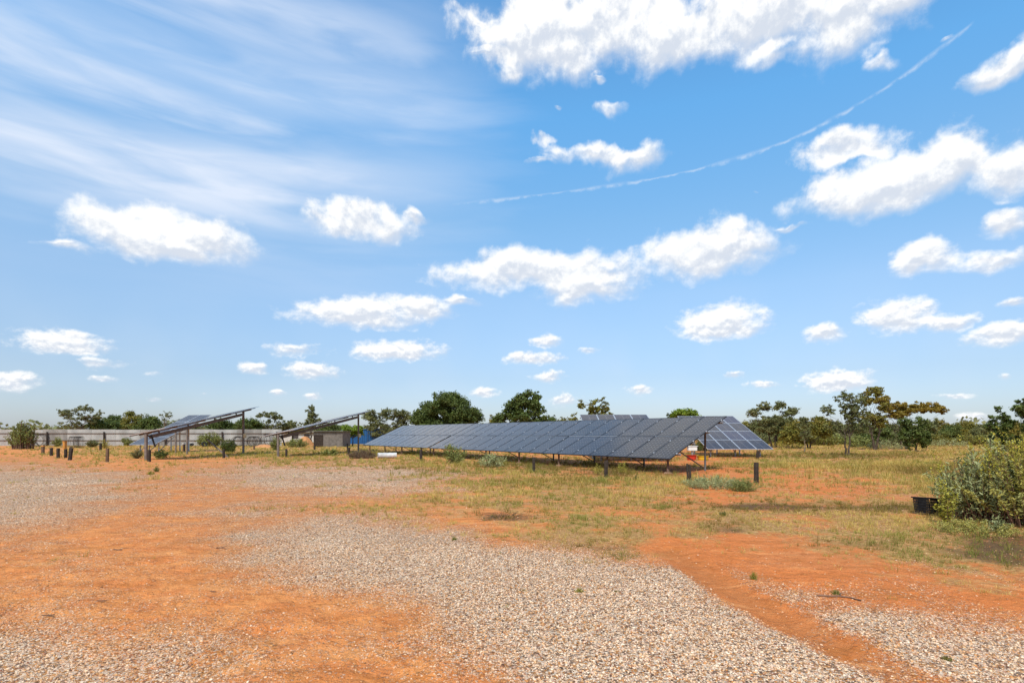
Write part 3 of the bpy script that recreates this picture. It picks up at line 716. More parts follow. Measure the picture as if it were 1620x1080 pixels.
shrub('flowering_bush', 'big silvery long-leaved bush beside the black crate', 1560, 822, 172, 690, 'leaf_silver', 130, .085, 48, spikes=26, seed=3, aspect=.26, leaf_from=.22, spread=.92, stem_r=.008, dead=34, patch=.5, cat='bush', base_w=.45)
shrub('flowering_bush', 'yellow-green bush with tall flower spikes, cut by the right edge of the view', 1640, 830, 215, 682, 'leaf_bush', 170, .05, 70, spikes=120, seed=33, aspect=.4, leaf_from=.38, spread=.84, stem_r=.008, dead=50, patch=.6, cat='bush', base_w=.5)
shrub('weed_clump', 'yellow-flowered leafy weed growing around the black crate', 1498, 828, 36, 744, 'leaf_yellow', 26, .04, 30, seed=4, aspect=.5, leaf_from=.1, spread=.9, stem_r=.003, patch=.2, cat='weed')
shrub('weed_clump', 'low leafy green weeds at the foot of the flowering bush', 1545, 842, 120, 814, 'leaf_bush', 90, .028, 34, seed=6, aspect=.4, leaf_from=.05, spread=1, stem_r=.002, cat='weed', base_w=.7)
shrub('broadleaf_weed', 'pale broad-leaved weed in front of the flowering bush', 1578, 840, 34, 808, 'leaf_silver', 12, .06, 16, seed=7, aspect=.3, leaf_from=.1, spread=.9, stem_r=.004, patch=0, cat='weed')
shrub('saltbush', 'spreading grey-green saltbush around the forked post', 1128, 771, 104, 749, 'leaf_silver', 130, .032, 50, seed=8, leaf_from=.05, spread=1, stem_r=.003, patch=.15, cat='bush', base_w=.7)
shrub('saltbush', 'green saltbush touching the right-hand square post', 1176, 776, 50, 755, 'leaf_sage', 80, .03, 45, seed=9, leaf_from=.05, spread=1, stem_r=.003, patch=.1, cat='bush', base_w=.6)
shrub('tall_weed', 'tall pale weed with an arching shoot before the dark seam of the array', 718, 733, 46, 697, 'leaf_sage', 44, .10, 26, seed=10, leaf_from=.1, spread=.9, stem_r=.006, patch=.2, cat='weed', base_w=.3)
shrub('tall_weed', 'sprawling silver-green weed under the middle of the array', 778, 738, 56, 713, 'leaf_silver', 50, .08, 24, seed=11, leaf_from=.1, spread=1, stem_r=.005, patch=.1, cat='weed', base_w=.5)
shrub('yellow_weed', 'yellow-green weed by the dark bollard at the second front leg', 946, 752, 16, 730, 'leaf_yellow', 14, .045, 18, seed=12, leaf_from=.1, spread=1, stem_r=.003, patch=.1, cat='weed')
shrub('yellow_weed', 'lone yellow-green weed below the array between the first two legs', 984, 752, 16, 724, 'leaf_yellow', 14, .045, 20, seed=13, leaf_from=.1, spread=1, stem_r=.003, patch=.1, cat='weed')
shrub('green_tuft', 'bushy green tuft on bare red soil before the front leg of the array', 1006, 759, 11, 750, 'leaf_mid', 40, .03, 14, seed=14, leaf_from=.0, spread=1, stem_r=.002, cat='weed')
shrub('fence_bush', 'tall bush with brown base and green top against the fence at the far left', 37, 710, 46, 664, 'leaf_sage', 130, .17, 40, seed=15, leaf_from=.35, spread=.85, stem_r=.03, dead=60, twig='twig', patch=.1, cat='bush', base_w=.6)
shrub('fence_bush', 'green bush with many stems in the middle of the fence', 335, 706, 38, 682, 'leaf_sage', 90, .16, 36, seed=16, leaf_from=.1, spread=.9, stem_r=.02, patch=.1, cat='bush', base_w=.5)
shrub('fence_bush', 'rounded green bush in front of the fence beside the dark bollard', 361, 715, 26, 693, 'leaf_mid', 70, .11, 36, seed=17, leaf_from=.05, spread=.95, stem_r=.015, patch=.1, cat='bush', base_w=.5)
shrub('fence_bush', 'slim green bush right of the loose tyre by the fence', 319, 705, 16, 684, 'leaf_sage', 40, .15, 26, seed=18, leaf_from=.1, spread=.9, stem_r=.02, cat='bush')
shrub('fence_bush', 'small grey-green bush growing left of the near tracker panel', 201, 705, 20, 689, 'leaf_sage', 44, .13, 26, seed=19, leaf_from=.1, spread=.9, stem_r=.02, cat='bush')
shrub('fence_bush', 'low grey-green bush on the fence line behind the orange bollard', 91, 706, 18, 690, 'leaf_sage', 40, .13, 26, seed=20, leaf_from=.1, spread=.9, stem_r=.02, cat='bush')
shrub('fence_bush', 'yellowish wispy bush behind the middle bollard of the left row', 166, 709, 24, 692, 'leaf_yellow', 34, .08, 20, seed=21, leaf_from=.1, spread=.9, stem_r=.012, cat='bush')
shrub('fence_bush', 'dark tangled bush right of the large wire roll', 146, 707, 26, 694, 'leaf_grey', 50, .13, 30, seed=22, leaf_from=.1, spread=.9, stem_r=.02, cat='bush')
shrub('fence_bush', 'tall pale green weed bush under the low end of the second tracker', 436, 712, 18, 688, 'leaf_sage', 40, .12, 26, seed=23, leaf_from=.1, spread=.9, stem_r=.015, cat='bush')
shrub('fence_bush', 'wide grey-green bush in front of the orange dirt heap', 470, 707, 42, 692, 'leaf_sage', 70, .14, 30, seed=24, leaf_from=.05, spread=.95, stem_r=.02, cat='bush', base_w=.6)
shrub('broadleaf_weed', 'broad-leaved weed in the grass left of the leaning bollard pair', 514, 720, 13, 710, 'leaf_sage', 16, .16, 12, seed=25, leaf_from=.1, spread=1, stem_r=.01, cat='weed')
shrub('broadleaf_weed', 'broad-leaved weed close to the leaning bollard pair', 528, 720, 12, 709, 'leaf_sage', 16, .16, 12, seed=26, leaf_from=.1, spread=1, stem_r=.01, cat='weed')
shrub('brown_grass_clump', 'rusty brown grass clump between the tracker post and the white drum', 573, 725, 46, 709, 'leaf_brown', 160, .07, 16, seed=27, leaf_from=.0, spread=1, stem_r=.008, cat='grass clump', base_w=.8)
shrub('low_bush', 'dark green plant at the foot of the first tracker strut', 255, 724, 24, 710, 'leaf_mid', 40, .10, 26, seed=28, leaf_from=.0, spread=1, stem_r=.01, cat='bush')
shrub('low_bush', 'twiggy dark plant under the low end of the first tracker', 217, 725, 20, 707, 'leaf_grey', 36, .08, 16, seed=29, leaf_from=.2, spread=.9, stem_r=.012, cat='bush')
shrub('rear_scrub', 'dark scrub in the gap under the high edge of the array', 1112, 713, 50, 690, 'leaf_mid', 80, .12, 32, seed=30, leaf_from=.05, spread=1, stem_r=.015, cat='bush', base_w=.6)
shrub('rear_scrub', 'pale dry scrub at the foot of the umbrella acacia', 1398, 710, 60, 694, 'leaf_silver', 70, .10, 24, seed=31, leaf_from=.1, spread=1, stem_r=.012, cat='bush', base_w=.8)
shrub('rear_scrub', 'straw-coloured scrub beneath the slender gum', 1248, 708, 50, 692, 'leaf_yellow', 60, .10, 20, seed=32, leaf_from=.1, spread=1, stem_r=.012, cat='bush', base_w=.8)
shrub('rear_scrub', 'low silvery scrub right of the dense bush-tree', 1500, 706, 60, 692, 'leaf_silver', 60, .12, 22, seed=33, leaf_from=.1, spread=1, stem_r=.012, cat='bush', base_w=.8)

for i, (px, py, w, tp, lm, lab) in enumerate([
        (1176, 705, 40, 684, 'leaf_yellow', 'straw-green scrub bush by the tip of the facing array'), (1204, 703, 42, 682, 'leaf_grey', 'grey scrub bush left of the slender gum stems'),
        (1224, 700, 40, 680, 'leaf_olive', 'olive scrub bush behind the slender gum stems'), (1300, 705, 50, 684, 'leaf_olive', 'olive scrub bush right of the yellowish wattle'),
        (1326, 703, 44, 685, 'leaf_sage', 'sage scrub bush left of the twin dark stems'), (1362, 707, 46, 687, 'leaf_sage', 'pale scrub bush right of the twin dark stems'),
        (1420, 706, 44, 684, 'leaf_grey', 'grey scrub bush left of the dense bush-tree'), (1478, 704, 46, 684, 'leaf_olive', 'olive scrub bush right of the dense bush-tree'),
        (1536, 704, 60, 686, 'leaf_olive', 'olive scrub bush in the open gap, behind the bush tips'), (1568, 702, 50, 683, 'leaf_sage', 'sage scrub bush before the feathery tree'),
        (1600, 704, 50, 684, 'leaf_olive', 'olive scrub bush between the two dark trees at the right'), (1256, 702, 44, 683, 'leaf_mid', 'green scrub bush left of the thin sapling')]):
    shrub('scrub_bush', lab, px, py, w, tp, lm, 60, .20, 30, seed=120 + i, leaf_from=.0, spread=1, stem_r=.02, cat='bush', base_w=.7, group='scrub bushes under the belt', aspect=.5)
# tufts standing alone on the stones
for i, (px, py, w, tp, lm, lab) in enumerate([
        (917, 934, 16, 922, 'leaf_yellow', 'single straw tuft alone on the pale gravel'),
        (719, 853, 11, 844, 'leaf_sage', 'small dark green tuft at the upper edge of the gravel'),
        (829, 933, 18, 928, 'leaf_olive', 'flat weed rosette on the gravel left of the straw tuft'),
        (977, 934, 14, 929, 'leaf_olive', 'flat weed rosette on the gravel right of the straw tuft'),
        (985, 880, 58, 868, 'leaf_sage', 'wide low green mat where red sand meets gravel'),
        (800, 818, 70, 806, 'leaf_brown', 'grey-brown dead mat of twigs in the sparse grass'),
        (248, 746, 10, 735, 'leaf_sage', 'bright green tuft on the bare track below the first tracker'),
        (239, 750, 12, 742, 'leaf_yellow', 'paler tuft just left of the bright green one'),
        (1193, 916, 14, 898, 'leaf_yellow', 'dry upright tuft beside the wheel rut'),
        (1322, 938, 16, 926, 'leaf_sage', 'small green tuft on red sand above the right gravel patch'),
        (1145, 815, 16, 804, 'leaf_mid', 'bright green weed in the bare streak of the paddock'),
        (1497, 1038, 26, 1026, 'leaf_olive', 'dry tuft in the gravel patch near the bottom right')]):
    shrub('grass_tuft', lab, px, py, w, tp, lm, 60, .012 * max(1, dist(py) / 7), 5, seed=60 + i, leaf_from=0.0, spread=1, stem_r=.0012 * max(1, dist(py) / 7), aspect=.18, cat='tuft', twig='leaf_brown' if lm == 'leaf_brown' else 'leaf_yellow', base_w=.5, jitter=.25)

# ------------------------------------------------------------------ timber bollards
def square_post(name, label, px, base, top, wpx, m='wood', cap=None, lean=0.0, cat='bollard', group='dark timber bollards', rot=None, fork=False):
    d = dist(base); X = (px - CX) / F * d; H = (base - top) / F * d; w = wpx * .80 / F * d
    rng = random.Random(int(px * 7))
    root = empty(name, (X, d, gz(X, d))); root.rotation_euler = (rng.uniform(-.02, .02), lean, rng.uniform(-.4, .4) if rot is None else rot)
    tag(root, label, cat, group)
    mb = MB()
    def body(cx, wx, h):
        n = 7; cr = wx / 2
        ring = [(-1, -.7), (-.7, -1), (.7, -1), (1, -.7), (1, .7), (.7, 1), (-.7, 1), (-1, .7)]
        b = len(mb.v)
        for i in range(n + 1):
            z = -.08 + (h + .08) * i / n; s = 1 + rng.uniform(-.04, .04); ox, oy = rng.uniform(-.03, .03) * cr, rng.uniform(-.03, .03) * cr
            for k, (a, c) in enumerate(ring):
                zt = z + (rng.uniform(-.025, .02) if i == n else 0)
                mb.v.append((cx + a * cr * s + ox, c * cr * s + oy, zt))
            if i:
                for k in range(8):
                    q = (k + 1) % 8
                    mb.f.append((b + (i - 1) * 8 + k, b + (i - 1) * 8 + q, b + i * 8 + q, b + i * 8 + k)); mb.m.append(0)
        mb.f.append(tuple(b + n * 8 + k for k in range(8))); mb.m.append(0)
    if fork:
        body(-w * .27, w * .46, H); body(w * .27, w * .46, H * .97); 
    else: body(0, w, H)
    mb.build('post', m, root)
    if cap:
        c = MB(); c.box((0, 0, H + .035), (w * 1.12, w * 1.12, .09)); c.build('cap', cap, root, bevel=.01)
    return root
P_ = [
 ('bollard', 'bollard with faded orange top at the left end of the row', 68, 718, 706, 4.6, 'wood_brown', 'orange_paint', 0, False),
 ('bollard', 'short dark bollard next to the orange-topped one', 81, 721, 708.5, 4.6, 'wood', None, 0, False),
 ('bollard', 'dark bollard standing between two neighbours left of the leaning one', 92, 724.5, 709, 4.6, 'wood', None, 0, False),
 ('bollard', 'mossy dark bollard close behind the leaning one', 104, 724, 710, 4.4, 'wood', None, 0, False),
 ('bollard', 'thick orange-painted post behind the leaning bollard', 102.5, 711, 699, 5.2, 'orange_paint', 'orange_paint', 0, False),
 ('bollard', 'stout dark bollard leaning to the right', 110.5, 727.5, 708.5, 5.6, 'wood', None, .10, False),
 ('bollard', 'small dark bollard far back near the yellowish bush', 159, 712, 701, 3.8, 'wood', None, 0, False),
 ('bollard', 'reddish-footed bollard alone at the edge of the bare track', 169.5, 730.5, 709, 4.6, 'wood_brown', None, .03, False),
 ('bollard', 'straight dark bollard beside the low post of the first tracker', 236, 730.5, 711.5, 5.2, 'wood', None, 0, False),
 ('bollard', 'brown post with white top beyond the first tracker strut', 291, 713, 702, 4.0, 'wood_brown', 'white_paint', 0, False),
 ('bollard', 'dark bollard before the rounded green bush', 354, 724.5, 710.5, 4.2, 'wood', None, 0, False),
 ('bollard', 'tiny brown bollard before the wire rolls', 402, 711, 704.5, 2.8, 'wood_brown', None, 0, False),
 ('bollard', 'dark bollard beside the low post of the second tracker', 453, 723, 710, 4.0, 'wood', None, 0, False),
 ('bollard', 'dark post against the dark corner of the grey shed', 497.5, 711, 703, 3.2, 'wood', None, 0, False),
 ('bollard', 'front one of the close pair, leaning slightly', 551.5, 718.5, 707.5, 4.2, 'wood', None, .06, False),
 ('bollard', 'rear one of the close pair of thin bollards', 549.6, 713, 701, 2.6, 'wood', None, 0, False),
 ('bollard', 'dark bollard on red soil under the far section of the array', 666, 728.5, 711, 4.6, 'wood', None, 0, False),
 ('bollard', 'bollard half hidden in the sprawling silver-green weed', 775, 735.5, 719, 5.2, 'wood', None, 0, False),
 ('bollard', 'dark bollard in the grass before the middle of the array', 844.5, 745.5, 723, 5.2, 'wood', None, 0, False),
 ('bollard', 'bollard close beside the second front leg of the array', 958.5, 755, 729, 6.0, 'wood', None, .02, False),
 ('bollard', 'split forked bollard standing in the grey saltbush', 1090.5, 762, 734, 8.6, 'wood', None, -.05, True),
 ('bollard', 'clean square bollard at the right of the saltbush', 1196.5, 764, 732, 7.4, 'wood', None, 0, False),
 ('bollard', 'dark bollard at the right leg of the facing array', 1198.5, 725, 713, 4.6, 'wood', None, .03, False)]
for nm, lab, px, b, t, w, m, cap, lean, fk in P_:
    square_post(nm, lab, px, b, t, w, m, cap, lean, fork=fk)

# ------------------------------------------------------------------ solar arrays
def panel_mesh(w, h, frame_m, cell_m, th=.035, fw=.022, rng=random):
    """one module lying in its local XY plane (x along the row, y up the slope), top face at z = 0"""
    verts, faces, mi = [], [], []
    def q(a, b, c, d, m):
        i = len(verts); verts.extend([a, b, c, d]); faces.append((i, i + 1, i + 2, i + 3)); mi.append(m)
    q((fw, fw, -.004), (w - fw, fw, -.004), (w - fw, h - fw, -.004), (fw, h - fw, -.004), 0)
    uvq = True
    for (x0, y0, x1, y1) in ((0, 0, w, fw), (0, h - fw, w, h), (0, fw, fw, h - fw), (w - fw, fw, w, h - fw)):
        q((x0, y0, 0), (x1, y0, 0), (x1, y1, 0), (x0, y1, 0), 1)
    for (a, b) in (((0, 0), (w, 0)), ((w, 0), (w, h)), ((w, h), (0, h)), ((0, h), (0, 0))):
        q((a[0], a[1], -th), (b[0], b[1], -th), (b[0], b[1], 0), (a[0], a[1], 0), 1)
    q((0, h, -th * .6), (w, h, -th * .6), (w, 0, -th * .6), (0, 0, -th * .6), 2)
    me = bpy.data.meshes.new('solar_panel'); me.from_pydata(verts, [], faces); me.update()
    me.polygons.foreach_set('material_index', np.array(mi, np.int32))
    uv = me.uv_layers.new(name='UVMap')
    for k, c in enumerate(((0, 0), (1, 0), (1, 1), (0, 1))): uv.data[k].uv = c
    a = me.attributes.new('v', 'FLOAT', 'POINT')
    t = rng.random() ** 1.5
    a.data.foreach_set('value', np.full(len(verts), t, np.float32))
    for m in (cell_m, frame_m, 'render_white'): me.materials.append(M[m])
    return me

def frame_axes(u, tilt_dir, tilt):
    """local frame: x along the row, y up the slope, z the face normal"""
    x = Vector(u).normalized(); hdir = Vector(tilt_dir).normalized()
    y = hdir * math.cos(tilt) + Vector((0, 0, 1)) * math.sin(tilt); z = x.cross(y)
    return Matrix((x, y, z)).transposed()

def main_array(name, label, s0, count, gap_low, seed):
    rng = random.Random(seed)
    A = Vector((5.82, 20.26, .58)); ur = Vector((-.581, .813, 0)).normalized(); uh = Vector((ur.y, -ur.x, 0))
    wmod, hmod, tilt = 1.08, 1.955, math.radians(24.6)
    O = A + ur * s0
    root = empty(name, (O.x, O.y, 0)); tag(root, label, 'solar array')
    # x axis runs back towards the near end so that x × y points up
    x = -ur; y = uh * math.cos(tilt) + Vector((0, 0, 1)) * math.sin(tilt); z = x.cross(y)
    Mx = Matrix((x, y, z)).transposed().to_4x4()
    for r in range(2):
        for i in range(count):
            me = panel_mesh(wmod - .012, hmod, 'black_frame' , 'cells_mono', rng=rng)
            o = bpy.data.objects.new('solar_panel', me); C.objects.link(o); o.parent = root
            s = (i + 1) * wmod + (gap_low if r == 0 else 0)
            loc = Vector((0, 0, .58)) + ur * s + y * (r * (hmod + .035))
            o.matrix_local = Matrix.Translation(loc) @ Mx @ Matrix.Rotation(rng.uniform(-.0035, .0035), 4, 'X') @ Matrix.Rotation(rng.uniform(-.003, .003), 4, 'Y')
            for q in (.22, .78):
                c = MB(); c.box((wmod, hmod * q, .008), (.045, .07, .014)); c.box((wmod, hmod * q, -.02), (.01, .03, .04))
                c.build('clamp', 'alu', o)
    Ln = count * wmod + gap_low
    # rails under the panels
    total = 2 * hmod + .035
    for q in (.13, .37, .63, .87):
        c = MB(); b = Vector((0, 0, .58)) + y * total * q - z * .075
        c.bar(b - ur * .09, b + ur * (Ln + .05), .05, .07, z); c.build('rail', 'steel', root)
    c = MB(); b = Vector((0, 0, .58)) + y * (hmod + .0175) - z * .012
    c.bar(b, b + ur * Ln, .03, .012, z); c.build('centre_strip', 'alu', root)
    return root, ur, uh, y, z, hmod

def supports(root, ur, uh, y, z, ss):
    for j, s in enumerate(ss):
        for (w, key, rad, m) in ((.28, 'front_leg', .045, 'rust'), (2.58, 'rear_leg', .04, 'dark_steel')):
            p = ur * s + uh * w; zt = .58 + w * math.tan(math.radians(24.6)) - .13
            gx, gy = root.location.x + p.x, root.location.y + p.y
            c = MB(); c.tube([(p.x, p.y, -.2 + gz(gx, gy)), (p.x, p.y, zt)], rad, 10); c.build('leg', m, root, True)
            if w < 1:
                k = MB(); k.tube([(p.x, p.y, gz(gx, gy) - .05), (p.x, p.y, gz(gx, gy) + .05)], [.2, .12], 10); k.build('footing', 'concrete', root)
        # sloping beam and diagonal brace
        a = ur * s + Vector((0, 0, .58)) + y * .2 - z * .14; b = ur * s + Vector((0, 0, .58)) + y * 3.75 - z * .14
        c = MB(); c.bar(a, b, .05, .07, z); c.build('sloping_beam', 'dark_steel', root)
        a = ur * s + uh * 2.56 + Vector((0, 0, .14)); b = ur * s + Vector((0, 0, .58)) + y * 1.0 - z * .17
        c = MB(); c.bar(a + ur * .05, b + ur * .05, .035, .035); c.build('brace', 'dark_steel', root)

r1, ur, uh, y_, z_, hm = main_array('solar_array', 'long near section of dark panels on thin legs, its edge toward the facing array', 0.0, 18, 0.0, 1)
supports(r1, ur, uh, y_, z_, [.32 + 3.15 * i for i in range(7)])
r2, *_r = main_array('solar_array', 'pale-gleaming far section of the long array, beyond the dark diagonal seam', 19.46, 11, .16, 2)
supports(r2, ur, uh, y_, z_, [1.6 + 3.15 * i for i in range(4)])
r1['group'] = r2['group'] = 'sections of the long array'

def facing_array(name, label, x0, y0, cols, z0, wmod, hmod, rows, tilt, rz=0.0, seed=1, cell='cells_poly', frame='alu', group=None):
    rng = random.Random(seed)
    root = empty(name, (x0, y0, 0), rz); tag(root, label, 'solar array', group)
    y = Vector((0, math.cos(tilt), math.sin(tilt))); x = Vector((1, 0, 0)); z = x.cross(y)
    Mx = Matrix((x, y, z)).transposed().to_4x4()
    for r in range(rows):
        for i in range(cols):
            me = panel_mesh(wmod - .012, hmod - .012, frame, cell, rng=rng, fw=.03)
            o = bpy.data.objects.new('solar_panel', me); C.objects.link(o); o.parent = root
            o.matrix_local = Matrix.Translation(Vector((0, 0, z0)) + x * i * wmod + y * (r * hmod + (.04 if r >= rows / 2 else 0))) @ Mx
    W, T = cols * wmod, rows * hmod + .04
    for q in (.08, .3, .5, .7, .92):
        c = MB(); b = Vector((0, 0, z0)) + y * T * q - z * .08
        c.bar(b - x * .05, b + x * (W + .05), .05, .07, z); c.build('rail', 'steel', root)
    for s in (W * .12, W * .5, W * .88):
        for q, m in ((.12, 'steel'), (.62, 'steel')):
            p = Vector((s, 0, z0)) + y * T * q - z * .12
            c = MB(); c.tube([(p.x, p.y, -.1), p], .045, 10); c.build('leg', m, root, True)
        a = Vector((s, 0, z0)) + y * T * .04 - z * .15; b = Vector((s, 0, z0)) + y * T * .96 - z * .15
        c = MB(); c.bar(a, b, .06, .08, z); c.build('sloping_beam', 'steel', root)
        p = Vector((s, 0, z0)) + y * T * .12; q2 = Vector((s, 0, z0)) + y * T * .4 - z * .2
        c = MB(); c.bar((s + .06, p.y, .12), q2 + Vector((.06, 0, 0)), .04, .04); c.build('brace', 'steel', root)
    return root
facing_array('solar_array', 'square facing array of blue-black framed panels right of the long array', 12.45, 35, 4, .53, 1.05, 1.70, 4, math.radians(19.8), seed=4, group='arrays facing the camera')
facing_array('solar_array', 'array whose top row of four framed panels shows above the long array', 4.45, 29.9, 4, .50, 1.10, 1.65, 4, math.radians(20), seed=5, group='arrays facing the camera')
a3 = facing_array('solar_array', 'tilted light grey striped array seen behind the first tracker', -30.3, 43.5, 2, .65, 1.25, 1.53, 4, math.radians(24.2), -.285, seed=6, cell='cells_mono', group='arrays facing the camera')

# inclined-axis trackers on tall posts
def tracker(name, label, pa, pb, za, zb, roll, width, seed, box_m=True):
    rng = random.Random(seed)
    A = Vector((pa[0], pa[1], 0)); B = Vector((pb[0], pb[1], 0))
    root = empty(name, (A.x, A.y, 0)); tag(root, label, 'solar tracker', 'inclined trackers on two posts')
    b = B - A; a3 = Vector((0, 0, za)); b3 = b + Vector((0, 0, zb)); ax = (b3 - a3).normalized(); Ln = (b3 - a3).length
    side = Vector((ax.y, -ax.x, 0)).normalized()          # to the right of the axis
    up0 = side.cross(ax).normalized()
    sd = side * math.cos(roll) + up0 * math.sin(roll); up = sd.cross(ax)
    for nm, p, zt in (('post', Vector((0, 0, 0)), za + .14), ('post', b, zb + .10)):
        m = MB(); w = .13
        m.box((p.x, p.y, zt / 2 - .1), (w, w, zt + .2)); m.build('post', 'grey_wood', root, bevel=.012)
    m = MB(); m.bar(a3 + ax * .25 - up * .22, b3 - ax * .12 - up * .22, .14, .2, up); m.build('axis_beam', 'grey_wood', root)
    # panels lie across the axis
    n = max(6, int(round(Ln / 1.02))); wm = (Ln + .25) / n
    Mx = Matrix((ax, -sd, up)).transposed().to_4x4()
    Mx = Matrix((sd, ax, up)).transposed().to_4x4()
    h = width / 2
    for i in range(n):
        for k in (0, 1):
            me = panel_mesh(h - .01, wm - .012, 'alu', 'cells_mono', rng=rng, fw=.02)
            o = bpy.data.objects.new('solar_panel', me); C.objects.link(o); o.parent = root
            o.matrix_local = Matrix.Translation(a3 - ax * .12 + ax * i * wm + sd * ((k - 1) * h) + up * .12) @ Mx
    for q in (.1, .36, .64, .9):
        c0 = a3 + ax * Ln * q
        m = MB(); m.bar(c0 - up * .22, c0 + up * .02, .07, .05, ax); m.build('bracket', 'dark_steel', root)
        m = MB(); m.bar(c0 - sd * h * .96 + up * .03, c0 + sd * h * .96 + up * .03, .08, .13, up); m.build('cross_arm', 'grey_wood', root)
    for k in (-.72, .72):
        m = MB(); m.bar(a3 + sd * h * k - ax * .1 + up * .055, b3 + sd * h * k + ax * .1 + up * .055, .06, .06, up); m.build('rail', 'steel', root)
    # pivot bearing, drive arm at the low end
    m = MB(); m.tube([a3 - ax * .05 - up * .05, a3 + ax * .3 - up * .22], .05, 10); m.build('pivot', 'dark_steel', root, True)
    m = MB(); m.tube([b3 - ax * .25 - up * .22, b3 + ax * .05 - up * .02], .04, 10); m.build('pivot', 'dark_steel', root, True)
    m = MB(); m.bar(a3 + Vector((.12, .25, -.05)), a3 + Vector((.3, .35, -.75)), .11, .09); m.build('drive_arm', 'black_plastic', root)
    if box_m:
        m = MB(); m.box(b + Vector((.13, -.02, 1.35)), (.16, .18, .32)); m.build('meter_box', 'cream_paint', root, bevel=.01)
    return root
def base_of(px, d): return ((px - CX) / F * d, d)
t1 = tracker('solar_tracker', 'nearer tracker seen edge-on, its frame thin as a blade', base_of(231, 31.1), base_of(385, 41.5), 1.50, 3.20, math.radians(11.6), 2.5, 1)
m = MB(); m.bar((1.0, 4.4, 1.15), (2.6, 4.0, -.02), .07, .07); m.build('strut', 'grey_wood', t1)
for q, dd in ((278, 43), (296, 40)):
    X, Y = base_of(q, dd); m = MB(); m.box((X - t1.location.x, Y - t1.location.y, .9), (.09, .09, 1.9)); m.build('post', 'grey_wood', t1)
tracker('solar_tracker', 'farther tracker with its pale upper face just showing', base_of(440, 36.3), base_of(567, 48.5), 1.46, 3.22, math.radians(11.0), 2.5, 2)

# ------------------------------------------------------------------ metal fence on the left
def sheet_fence():
    Y, x0, x1 = 69.0, -68.0, -28.9
    H = 2.05
    root = empty('sheet_fence', (x0, Y, 0)); tag(root, 'long grey corrugated metal fence across the left background', 'fence')
    k = 0; x = 0.0; rng = random.Random(4)
    while x < x1 - x0 - .01:
        w = min(3.05, x1 - x0 - x)
        n = int(w / .055); xs = np.linspace(0, w, n); yy = .018 * np.sin(xs / .11 * 2 * math.pi)
        h = H + rng.uniform(-.03, .03); v = []
        for a, b in zip(xs, yy): v += [(x + a, b, .0), (x + a, b, h)]
        f = [(2 * i, 2 * i + 2, 2 * i + 3, 2 * i + 1) for i in range(n - 1)]
        me = bpy.data.meshes.new('sheet'); me.from_pydata(v, [], f); me.update()
        o = link('sheet', me, root, ['sheet' if rng.random() < .72 else 'sheet_dark'])
        sm = o.modifiers.new('thick', 'SOLIDIFY'); sm.thickness = .004
        x += w
    for z in (.68, 1.56):
        m = MB(); m.box(((x1 - x0) / 2, -.06, z), (x1 - x0, .05, .07)); m.build('rail', 'wood_brown', root)
    for px in (-20, 75, 165, 262, 352, 438):
        X = (px - CX) / F * (Y - .12) - x0
        m = MB(); m.box((X, -.16, .85), (.16, .13, 1.8)); m.build('post', 'wood', root)
    for b in range(1): pass
sheet_fence()

# ------------------------------------------------------------------ yard buildings and clutter behind the trackers
def container():
    X0, X1, Y = at(541, 0, 80).x, at(607, 0, 80).x, 80.0
    root = empty('shipping_container', (X0, Y, 0)); tag(root, 'deep blue corrugated shipping container behind the second tracker', 'container')
    W, H, D = X1 - X0, 2.2, 2.4
    def wall(a, b, nrm):
        a, b = Vector(a), Vector(b); L_ = (b - a).length; u = (b - a).normalized(); n = int(L_ / .07)
        v, f = [], []
        for i in range(n + 1):
            s = L_ * i / n; ph = (s / .28) % 1
            off = .03 * max(-1, min(1, 1.8 * math.sin(2 * math.pi * ph)))
            p = a + u * s + Vector(nrm) * off
            v += [(p.x, p.y, .08), (p.x, p.y, H - .06)]
            if i: f.append((2 * i - 2, 2 * i, 2 * i + 1, 2 * i - 1))
        me = bpy.data.meshes.new('wall'); me.from_pydata(v, [], f); me.update(); link('wall', me, root, ['blue_steel'])
    wall((.05, .04, 0), (W - .05, .04, 0), (0, -1, 0)); wall((W - .04, .05, 0), (W - .04, D, 0), (1, 0, 0)); wall((.04, .05, 0), (.04, D, 0), (-1, 0, 0)); wall((.05, D, 0), (W - .05, D, 0), (0, 1, 0))
    m = MB()
    for x in (0, W):
        for y in (0, D): m.box((x, y, H / 2), (.13, .13, H))
    for z in (.06, H - .03):
        m.box((W / 2, 0, z), (W - .13, .12, .11)); m.box((W / 2, D, z), (W - .13, .12, .11)); m.box((0, D / 2, z), (.12, D - .13, .11)); m.box((W, D / 2, z), (.12, D - .13, .11))
    m.build('frame', 'blue_steel', root)
    m = MB(); m.box((W / 2, D / 2, H - .01), (W - .12, D - .12, .03)); m.build('roof', 'sheet', root)
    for x in (W * .62, W * .82):
        m = MB(); m.tube([(x, -.07, .2), (x, -.07, H - .15)], .02, 6); m.build('locking_bar', 'dark_steel', root)
container()

